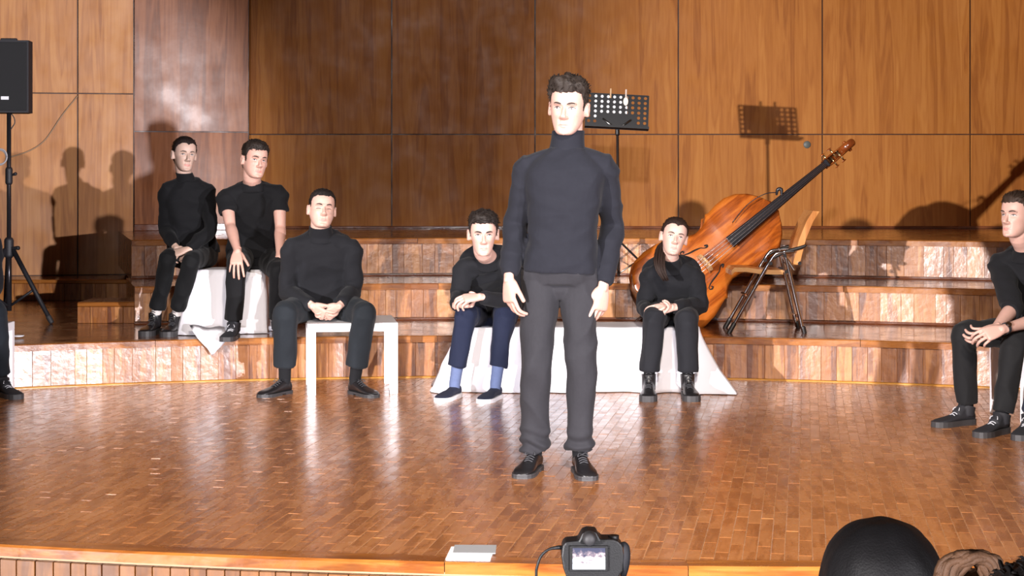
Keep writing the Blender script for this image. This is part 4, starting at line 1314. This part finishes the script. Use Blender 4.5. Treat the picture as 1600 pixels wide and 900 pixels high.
for sx in (-1, 1):
    pts = [(.100, .50), (.088, .515), (.082, .505), (.090, .488), (.105, .475), (.118, .44), (.128, .40), (.142, .368), (.158, .356), (.168, .366), (.160, .38), (.150, .372)]
    m = MB(); m.tube([(sx * a * k, oy(v), topz(a * k, v) + .004) for a, v in pts], [.006, .009, .008, .005, .006, .009, .009, .006, .006, .009, .009, .006], 8, dens=3, flat=.5, ref=(1, 0, 0))
    m.build('f_hole', plain('f_hole_dark', (.006, .003, .002), .8), bass, smooth=True, local=True)
# bridge, tailpiece, fingerboard, neck, strings
by = oy(.425)
m = MB(); m.prism([(-.078, 0), (-.066, 0), (-.05, .028), (-.02, .036), (0, .028), (.02, .036), (.05, .028), (.066, 0), (.078, 0), (.062, .06), (.070, .095), (.045, .130), (0, .142), (-.045, .130), (-.070, .095), (-.062, .06)], -.008, .008)
m.xf(Matrix.Translation((0, by, .034)) @ Matrix.Rotation(pi / 2, 4, 'X'))
m.build('bridge', wood('bridge_maple', (.40, .22, .09), (.52, .31, .14), (.60, .38, .19), 'Y', (1, 10), .4, .1, 0, 0, .5), bass, local=True, fix=True)
MB().loft([((0, oy(.02), .045), (.022, 0, 0), (0, 0, .010)), ((0, oy(.13), .075), (.034, 0, 0), (0, 0, .012)), ((0, oy(.285), .105), (.048, 0, 0), (0, 0, .012))], 16, dens=3).build('tailpiece', EBON, bass, smooth=True, local=True)
fy0, fy1 = .93 * k, 1.865 * k
MB().loft([((0, fy0, .128), (.046, 0, 0), (0, 0, .017), 2.6), ((0, (fy0 + fy1) / 2, .094), (.035, 0, 0), (0, 0, .016), 2.6), ((0, fy1, .062), (.023, 0, 0), (0, 0, .014), 2.6)], 20, dens=3).build('fingerboard', EBON, bass, smooth=True, local=True, angle=50)
MB().loft([((0, 1.335 * k, -.04), (.034, 0, 0), (0, 0, .075), 2.4), ((0, 1.40 * k, .02), (.029, 0, 0), (0, 0, .055), 2.4), ((0, 1.50 * k, .055), (.026, 0, 0), (0, 0, .03), 2.2), ((0, 1.86 * k, .040), (.022, 0, 0), (0, 0, .024))], 20, dens=3).build('neck', VARD, bass, smooth=True, local=True)
for i, a in enumerate((-1.5, -.5, .5, 1.5)):
    MB().tube([(a * .017, oy(.28), .118), (a * .026, by, .178), (a * .0095, fy1, .079), (a * .006, fy1 + .06, .045)], .0017, 6).build('string', STEEL, bass, smooth=True, local=True)
# pegbox with open slot, machine heads, scroll
pz = .035
pb = MB()
for sx in (-1, 1):
    pb.loft([((sx * .026, fy1 - .005, pz), (.0075, 0, 0), (0, 0, .034), 3), ((sx * .028, fy1 + .08, pz - .012), (.0075, 0, 0), (0, 0, .036), 3), ((sx * .022, fy1 + .175, pz - .020), (.0075, 0, 0), (0, 0, .028), 3)], 14, dens=3)
pb.loft([((0, fy1, pz - .026), (.03, 0, 0), (0, 0, .008), 3), ((0, fy1 + .18, pz - .042), (.025, 0, 0), (0, 0, .008), 3)], 14)
pbo = pb.build('pegbox', VARD, bass, smooth=True, local=True, angle=50)
MB().box((0, fy1 + .004, .07), (.058, .02, .034), bev=.004).build('nut', EBON, bass, local=True)
m = MB()
sp_ = []
c = V((0, fy1 + .225, pz - .025))
for i in range(30):
    a = i / 29 * 2 * pi * 1.6; r = .050 * (1 - i / 29 * .72)
    sp_.append(c + V((0, -cos(a + 1.9) * r, sin(a + 1.9) * r)))
for sx, w in ((0, 1.0),):
    m.tube([V((0, fy1 + .15, pz - .02))] + sp_, [.024] + [.022 - .008 * i / 29 for i in range(30)], 12, flat=1.35, ref=(0, 0, 1))
m.tube([c + V((-.034, 0, 0)), c + V((-.02, 0, 0)), c + V((.02, 0, 0)), c + V((.034, 0, 0))], [.014, .024, .024, .014], 14, rounded=True)
m.build('scroll', VARD, bass, smooth=True, local=True)
for i, (sx, yy) in enumerate(((-1, .035), (1, .065), (-1, .10), (1, .13))):
    y = fy1 + yy
    m = MB(); m.tube([(sx * -.022, y, pz), (sx * .036, y, pz), (sx * .062, y, pz)], [.008, .007, .005], 10)
    h = m.build('tuning_peg', BRASS, bass, smooth=True, local=True)
    MB().loft([((sx * .060, y, pz - .006), (0, .006, 0), (0, 0, .005)), ((sx * .066, y, pz - .012), (0, .022, 0), (0, 0, .008)), ((sx * .072, y, pz - .016), (0, .008, 0), (0, 0, .005))], 12, dens=2).build('peg_key', VARD, h, smooth=True, local=True)
MB().tube([(0, oy(.02), -.09), (0, .17, -.09)], [.022, .018], 12, rounded=True).build('endpin_collar', EBON, bass, smooth=True, local=True)
MB().tube([(0, .21, -.09), (0, .0, -.012)], [.0065, .005], 10, rounded=True).build('endpin', STEEL, bass, smooth=True, local=True)
m = MB(); m.tube([(-.055, 1.43 * k, .085), (-.075, 1.455 * k, .10), (-.06, 1.475 * k, .105), (-.03, 1.45 * k, .11)], [.008, .013, .013, .009], 10, dens=3, rounded=True)
mc = m.build('microphone_clip', EBON, bass, smooth=True, local=True); mc['label'] = 'small black microphone clipped beside the neck'
MB().tube([(-.062, 1.44 * k, .095), (-.11, 1.36 * k, .10), (-.13, 1.22 * k, .08), (-.10, 1.05 * k, .075)], .0035, 6, dens=4).build('microphone_cable', EBON, mc, smooth=True, local=True)

# ---- folding chair with chrome legs, seen from its side
CHR = plain('chrome', (.62, .62, .66), .14, 1)
SEATW = wood('chair_ply', (.34, .15, .04), (.46, .22, .07), (.56, .29, .10), 'X', (1, 8), .35, .3, 0, .05, .7)
BACKW = wood('chair_back_ply', (.36, .13, .03), (.50, .21, .06), (.60, .28, .09), 'Z', (1, 8), .33, .3, 0, .05, .7)
BPL = plain('black_plastic', (.012, .010, .010), .45)
YN, YF = 11.40, 11.78
chair = empty('folding_chair', gpt(1200, 518, H1)); tag(chair, 'folding chair with chrome legs, ply seat and tall wooden back beside the double bass', 'chair')
def cp(px, py, Y): 
    p = W(px, py, 11.50); return V((p.x, Y, p.z))
seat_top = [(1141, 422), (1146, 417), (1165, 417), (1185, 420), (1205, 421), (1221, 421)]
m = MB(); vs = []
for px, py in seat_top:
    for Y in (YN + .03, YF - .03): vs += [cp(px, py, Y), cp(px, py + 7, Y)]
fs = []
for i in range(len(seat_top) - 1):
    a = i * 4; b = a + 4
    fs += [(a, a + 2, b + 2, b), (a + 1, b + 1, b + 3, a + 3), (a, b, b + 1, a + 1), (a + 2, a + 3, b + 3, b + 2)]
fs += [(0, 1, 3, 2), (len(vs) - 4, len(vs) - 2, len(vs) - 1, len(vs) - 3)]
m.add(vs, fs); m.build('seat', SEATW, chair, fix=True)
m = MB(); vs = []; bk = [(1237, 412), (1247, 372), (1258, 345), (1268, 329)]
for px, py in bk:
    for Y in (YN + .02, YF - .02): vs += [cp(px - 1, py, Y), cp(px + 9, py + 1, Y)]
fs = []
for i in range(len(bk) - 1):
    a = i * 4; b = a + 4
    fs += [(a, a + 2, b + 2, b), (a + 1, b + 1, b + 3, a + 3), (a, b, b + 1, a + 1), (a + 2, a + 3, b + 3, b + 2)]
fs += [(0, 1, 3, 2), (len(vs) - 4, len(vs) - 2, len(vs) - 1, len(vs) - 3)]
m.add(vs, fs); m.build('backrest', BACKW, chair, fix=True)
for Y, dx in ((YN, 0), (YF, 5)):
    m = MB(); m.tube([cp(1139 + dx, 513, Y), cp(1172 + dx, 455, Y), cp(1203 + dx, 402, Y), cp(1216 + dx, 394, Y), cp(1236 + dx, 392, Y)], [.013] * 5, 12, dens=3, rounded=True)
    l = m.build('leg', CHR, chair, smooth=True)
    MB().tube([cp(1136 + dx, 518, Y), cp(1144 + dx, 504, Y)], [.017, .016], 12, rounded=True).build('foot_cap', BPL, l, smooth=True)
    m = MB(); m.tube([cp(1222 + dx, 392, Y), cp(1230 + dx, 425, Y), cp(1249 + dx, 508, Y), cp(1252 + dx, 516, Y)], [.013] * 4, 12, dens=3, rounded=True)
    l = m.build('leg', CHR, chair, smooth=True)
    MB().tube([cp(1251 + dx, 510, Y), cp(1253 + dx, 518, Y)], [.017, .016], 12, rounded=True).build('foot_cap', BPL, l, smooth=True)
    m = MB(); m.tube([cp(1198 + dx, 410, Y), cp(1204 + dx, 402, Y), cp(1222 + dx, 393, Y), cp(1246 + dx, 386, Y), cp(1254 + dx, 383, Y)], [.010, .012, .012, .012, .010], 10, dens=3, rounded=True)
    m.build('arm_bracket', BPL, chair, smooth=True)
    m = MB(); m.tube([cp(1224 + dx, 400, Y), cp(1237 + dx, 420, Y)], .010, 10, rounded=True); m.build('hinge_bar', CHR, chair, smooth=True)
    m = MB()
    for a, b in ((1200, 410), (1222, 398), (1224, 423), (1245, 410)):
        m.tube([cp(a + dx, b, Y - .02), cp(a + dx, b, Y + .02)], .013, 12)
    m.build('rivets', CHR, chair, smooth=True, angle=40)
MB().tube([cp(1168, 462, YN), cp(1168, 462, YF)], .009, 10).build('stretcher', CHR, chair, smooth=True)
MB().tube([cp(1246, 494, YN), cp(1246, 494, YF)], .009, 10).build('stretcher', CHR, chair, smooth=True)

# ---- music stand
MS = plain('stand_black', (.008, .008, .009), .45)
Ym = 12.95
st = empty('music_stand', W(966, 436, Ym)); st.location.z = H2; MW[st.name] = Matrix.Translation(V((W(966, 436, Ym).x, Ym, H2)))
tag(st, 'black perforated music stand on a tripod behind the standing person', 'music stand')
cols, rows = 10, 7
dw, dh = .0485, .040
ctr = W(964, 175, Ym)
ML = Matrix.Translation(ctr) @ Matrix.Rotation(R(3), 4, 'Y') @ Matrix.Rotation(R(-12), 4, 'X')
m = MB()
for i in range(cols):
    for j in range(rows):
        cx = (i - (cols - 1) / 2) * dw; cz = (j - (rows - 1) / 2) * dh
        hole = not (j == 0 or (j in (1, 2) and 2 <= i <= 7))
        for sy in (0, 1):
            y = sy * .002
            q = [(-dw / 2, -dh / 2), (0, -dh / 2), (dw / 2, -dh / 2), (dw / 2, 0), (dw / 2, dh / 2), (0, dh / 2), (-dw / 2, dh / 2), (-dw / 2, 0)]
            if hole:
                n2 = 16; r = .0125
                inn = [(cos(-3 * pi / 4 + 2 * pi * a / n2) * r, sin(-3 * pi / 4 + 2 * pi * a / n2) * r) for a in range(n2)]
                vs = [(cx + a, y, cz + b) for a, b in q] + [(cx + a, y, cz + b) for a, b in inn]
                fs = []
                for a in range(8):
                    i0, i1, i2 = 8 + 2 * a, 8 + (2 * a + 1) % 16, 8 + (2 * a + 2) % 16
                    fs.append((a, (a + 1) % 8, i2, i1, i0))
                m.add(vs, fs)
            else:
                m.add([(cx + a, y, cz + b) for a, b in q], [tuple(range(8))])
m.xf(ML); desk = m.build('desk', MS, st)
MB().box((0, -.03, -rows / 2 * dh + .004), (cols * dw + .012, .06, .004)).box((0, -.06, -rows / 2 * dh + .012), (cols * dw + .012, .004, .02)).xf(ML).build('lip', MS, st)
MB().box((0, 0, rows / 2 * dh), (cols * dw, .008, .008)).box((-cols / 2 * dw, 0, 0), (.008, .008, rows * dh)).box((cols / 2 * dw, 0, 0), (.008, .008, rows * dh)).xf(ML).build('rim', MS, st)
for sx in (-1, 1):
    MB().tube([ML @ V((sx * .11, -.008, -.06)), ML @ V((sx * .06, -.012, -.10)), ML @ V((sx * .015, -.012, -.125))], .007, 8).build('desk_bracket', plain('stand_steel', (.30, .29, .28), .3, 1), st, smooth=True)
base = V((st.location.x, Ym, H2))
MB().tube([ctr + V((.005, .02, -.08)), ctr + V((.005, .02, -.17))], [.016, .018], 14, rounded=True).build('clutch', MS, st, smooth=True)
MB().tube([ctr + V((.005, .02, -.10)), V((base.x + .003, Ym + .01, H2 + .02))], [.0105, .012], 14).build('pole', plain('pole_dark', (.06, .045, .04), .35, .6), st, smooth=True)
hub = V((base.x + .003, Ym + .01, H2 + .30)); low = V((base.x + .003, Ym + .01, H2 + .04))
MB().tube([hub - V((0, 0, .03)), hub + V((0, 0, .03))], .02, 14).build('collar', MS, st, smooth=True, angle=40)
for a in (18, 138, 258):
    d = V((cos(R(a)), sin(R(a)), 0))
    l = MB().tube([hub, hub + d * .32 + V((0, 0, -.295))], .0085, 8, rounded=True).build('leg', MS, st, smooth=True)
    MB().tube([low, hub + d * .17 + V((0, 0, -.156))], .006, 8).build('strut', plain('stand_steel', (.30, .29, .28), .3, 1), l, smooth=True)
o = MB().box((-.055, .0085, .044), (.27, .001, .20)).xf(ML).build('sheet_music', plain('paper', (.86, .86, .88), .8)); tag(o, 'white sheet of paper clipped behind the perforated music stand desk', 'paper')
PEG = plain('clothes_peg_wood', (.55, .36, .20), .6)
for px, key in ((953, 'left'), (977, 'right')):
    lx = (px - 964) / (F / Ym)
    m = MB()
    r = empty('clothes_peg', ML @ V((lx, 0, .14))); tag(r, 'pale clothes peg on the top edge of the music stand, ' + ('nearer the standing person' if key == 'left' else 'farther from the standing person'), 'clothes peg')
    for sy in (-1, 1):
        MB().box((lx, sy * .008 - .002, .145), (.012, .006, .078), Matrix.Rotation(sy * .07, 3, 'X'), bev=.002).xf(ML).build('jaw', PEG if key == 'left' else plain('clothes_peg_pale', (.62, .50, .42), .6), r)
    MB().tube([ML @ V((lx - .008, -.002, .145)), ML @ V((lx + .008, -.002, .145))], .006, 10).build('spring', STEEL, r, smooth=True)
o = MB().lathe([(0, 0), (.018, 0), (.02, .003), (.018, .006), (0, .006)], (0, 0, 0), 20, 'Y').xf(ML @ Matrix.Translation((.065, -.016, .085)) @ Matrix.Diagonal((1, 1, 1.7, 1))).build('paper_tag', plain('paper_cream', (.85, .78, .66), .7), smooth=True, angle=40)
tag(o, 'small cream oval tag hanging from a peg on the music stand', 'tag')

# ---- loudspeaker on its tripod
Ys = 12.15
SPK = plain('speaker_case', (.012, .011, .014), .6, bump=.3, bscale=160)
GRL = plain('speaker_grille', (.006, .006, .007), .75, bump=.8, bscale=520)
cx = W(14, 120, Ys).x; zt, zb_ = W(14, 65, Ys).z, W(14, 177, Ys).z
spk = empty('loudspeaker', (cx, Ys, zb_), R(6)); tag(spk, 'black loudspeaker on a stand at the upper left edge', 'loudspeaker')
hh = zt - zb_
m = MB(); m.prism([(-.165, -.14), (.165, -.14), (.165, .02), (.11, .15), (-.11, .15), (-.165, .02)], 0, hh); m.build('cabinet', SPK, spk, local=True, fix=True)
MB().box((0, -.146, hh / 2), (.305, .012, hh - .03), bev=.004).build('grille', GRL, spk, local=True)
MB().box((0, -.154, .105), (.055, .004, .024), bev=.001).build('badge', plain('badge_white', (.75, .75, .78), .5), spk, local=True)['label'] = 'small white maker badge on the grille'
MB().box((0, .0, hh + .012), (.12, .03, .024), bev=.006).build('handle', SPK, spk, local=True)
sts = empty('speaker_stand', (cx, Ys, H1)); tag(sts, 'black tripod speaker stand at the left edge under the loudspeaker', 'speaker stand')
PST = plain('stand_pole', (.05, .045, .05), .25, .7)
MB().tube([(cx, Ys, H1 + .09), (cx, Ys, H1 + .62)], .020, 16).build('pole', PST, sts, smooth=True)
MB().tube([(cx, Ys, H1 + .60), (cx, Ys, zb_)], .016, 16).build('inner_pole', PST, sts, smooth=True)
MB().tube([(cx, Ys, H1 + 1.03), (cx, Ys, H1 + 1.12)], .026, 16, rounded=True).build('collar', SPK, sts, smooth=True)
c2 = MB().tube([(cx, Ys, H1 + .50), (cx, Ys, H1 + .60)], .034, 16, rounded=True).build('hub', SPK, sts, smooth=True)
MB().tube([(cx + .03, Ys - .02, H1 + .55), (cx + .075, Ys - .03, H1 + .55)], [.008, .016], 12, rounded=True).build('knob', SPK, c2, smooth=True)
MB().tube([(cx + .022, Ys, H1 + 1.08), (cx + .05, Ys - .01, H1 + 1.09)], [.007, .013], 12, rounded=True).build('knob', SPK, sts, smooth=True)
for a in (-12, 112, 232):
    d = V((cos(R(a)), sin(R(a)), 0)); hb = V((cx, Ys, H1 + .54))
    l = MB().tube([hb + d * .03, hb + d * .33 + V((0, 0, -.515))], [.018, .016], 12).build('leg', SPK, sts, smooth=True)
    MB().tube([hb + d * .315 + V((0, 0, -.49)), hb + d * .335 + V((0, 0, -.523))], [.02, .018], 12, rounded=True).build('rubber_foot', RUBBER, l, smooth=True)
    MB().tube([V((cx, Ys, H1 + .12)), hb + d * .2 + V((0, 0, -.29))], .010, 8).build('brace', SPK, l, smooth=True)
m = MB()
pts = [V((cx - .06 + .05 * cos(a / 12 * 2 * pi), Ys - .03, W(0, 246, Ys).z + .055 * sin(a / 12 * 2 * pi))) for a in range(13)]
o = m.tube(pts, .006, 8, dens=2).tube([p + V((.008, -.01, .006)) for p in pts], .006, 8, dens=2).build('cable_coil', plain('cable_grey', (.35, .33, .34), .5), smooth=True)
tag(o, 'small loop of grey cable hanging on the speaker stand', 'cable')
o = MB().tube([W(18, 178, Ys), W(22, 184, Ys), W(23, 192, Ys), W(19, 199, Ys), W(15, 205, Ys)], .004, 6, dens=3).build('speaker_lead', RUBBER, smooth=True); tag(o, 'short black lead hanging under the loudspeaker', 'cable')
o = MB().lathe([(0, .004), (.030, .004), (.036, .010), (.038, .014), (.034, .012), (0, .008)], gpt(29, 527, H1 + .006), 28).build('saucer', WHITE, smooth=True); o.location.z = 0; tag(o, 'small white round dish on the edge of the lowest tier at the left', 'dish')

# ---- booklet left on the front of the stage
bk = empty('booklet', gpt(735, 867), R(-4)); tag(bk, 'grey booklet with white pages lying at the front edge of the stage', 'booklet')
MB().box((0, 0, .005), (.16, .19, .006)).build('pages', plain('paper', (.86, .86, .88), .8), bk, local=True)
MB().box((.012, .045, .0105), (.155, .13, .003), Matrix.Rotation(.05, 3, 'Z')).build('cover', plain('booklet_grey', (.34, .36, .38), .35), bk, local=True)

# ---- stills camera on a tripod in the hall, its screen lit
Yc = 3.6; s_ = Yc / F
CB = plain('camera_body', (.006, .006, .007), .5, bump=.3, bscale=300)
cc = W(928, 873, Yc)
cm_ = empty('camera_on_tripod', (cc.x, Yc, -.6)); tag(cm_, 'black stills camera on a tripod filming the stage with its screen lit', 'camera')
def q(px, py, dy=0): return W(px, py, Yc) + V((0, dy, 0))
m = MB()
def ol(pts): return [((a - 928) * s_, -(b - 873) * s_) for a, b in pts]
body_o = ol([(879, 853), (884, 847), (904, 845), (910, 833), (918, 830), (932, 831), (938, 843), (958, 843), (966, 846), (973, 853), (975, 870), (973, 893), (966, 905), (886, 905), (880, 888), (877, 870)])
m.prism(body_o, -.0, .055); m.xf(Matrix.Translation(cc) @ Matrix.Rotation(pi / 2, 4, 'X') @ Matrix.Translation((0, 0, -.055)))
bdy = m.build('camera_body', CB, cm_, fix=True)
bvm = bdy.modifiers.new('b', 'BEVEL'); bvm.width = .004; bvm.segments = 2; bvm.limit_method = 'ANGLE'
MB().tube([cc + V((0, .05, -.005)), cc + V((0, .15, -.005))], [.037, .035], 24).build('lens', CB, cm_, smooth=True, angle=40)
MB().tube([q(921, 840, -.004), q(921, 840, -.016)], [.016, .014], 16, rounded=True).build('eyepiece', RUBBER, cm_, smooth=True)
MB().tube([q(960, 846, .03), q(960, 841, .03)], .012, 16).build('dial', CB, cm_, smooth=True, angle=40)
scm = bpy.data.materials.new('lit_screen'); scm.use_nodes = True
nt = scm.node_tree; bs = nt.nodes['Principled BSDF']
tcn = _n(nt, 'ShaderNodeTexCoord'); sx = _n(nt, 'ShaderNodeSeparateXYZ'); nt.links.new(tcn.outputs['Generated'], sx.inputs[0])
nz = _n(nt, 'ShaderNodeTexNoise'); nz.inputs['Scale'].default_value = 5.0; nt.links.new(tcn.outputs['Generated'], nz.inputs['Vector'])
cmb = _n(nt, 'ShaderNodeMath', operation='MULTIPLY_ADD'); cmb.inputs[1].default_value = -.55; nt.links.new(sx.outputs['Z'], cmb.inputs[0]); nt.links.new(nz.outputs['Fac'], cmb.inputs[2])
rp = _n(nt, 'ShaderNodeValToRGB'); el_ = rp.color_ramp.elements
el_[0].position = .0; el_[0].color = (.03, .035, .09, 1); el_[1].position = .30; el_[1].color = (.85, .92, 1, 1)
e2 = el_.new(.16); e2.color = (.30, .22, .26, 1)
nt.links.new(cmb.outputs[0], rp.inputs[0]); nt.links.new(rp.outputs['Color'], bs.inputs['Emission Color']); bs.inputs['Emission Strength'].default_value = 2.2; bs.inputs['Base Color'].default_value = (.01, .01, .01, 1)
MB().box(q(920, 872, -.003), (60 * s_, .005, 40 * s_), bev=.001).build('screen_frame', CB, cm_)
so_ = MB().box(q(920, 872, -.006), (51 * s_, .002, 33 * s_)).build('screen', scm, cm_); so_['label'] = 'glowing rear screen showing the stage'
MB().tube([q(974, 852, .02), q(979, 856, .01), q(980, 872, .005), q(978, 890, .01), q(975, 903, .02)], [.004] * 5, 8, dens=3, flat=2.2).build('strap', SUEDE, cm_, smooth=True)
MB().tube([q(881, 859, .02), q(872, 858, .015), q(858, 860, .01), q(846, 870, .01), q(840, 885, .01), q(838, 905, .012), q(842, 980, .02)], [.0045, .0045, .003, .003, .003, .003, .003], 8, dens=4).build('cable', CB, cm_, smooth=True)
th_ = V((cc.x, Yc + .03, q(0, 905).z))
MB().tube([th_ + V((0, 0, -.05)), th_ + V((0, 0, .003))], [.022, .03], 16).build('tripod_head', CB, cm_, smooth=True, angle=40)
MB().tube([th_ + V((0, 0, -.45)), th_ + V((0, 0, -.04))], .014, 14).build('centre_column', CB, cm_, smooth=True)
for a in (90, 210, 330):
    d = V((cos(R(a)), sin(R(a)), 0)); t0 = th_ + V((0, 0, -.12))
    MB().tube([t0, V((t0.x, t0.y, -.592)) + d * .38], [.015, .010], 12, rounded=True).build('leg', CB, cm_, smooth=True)
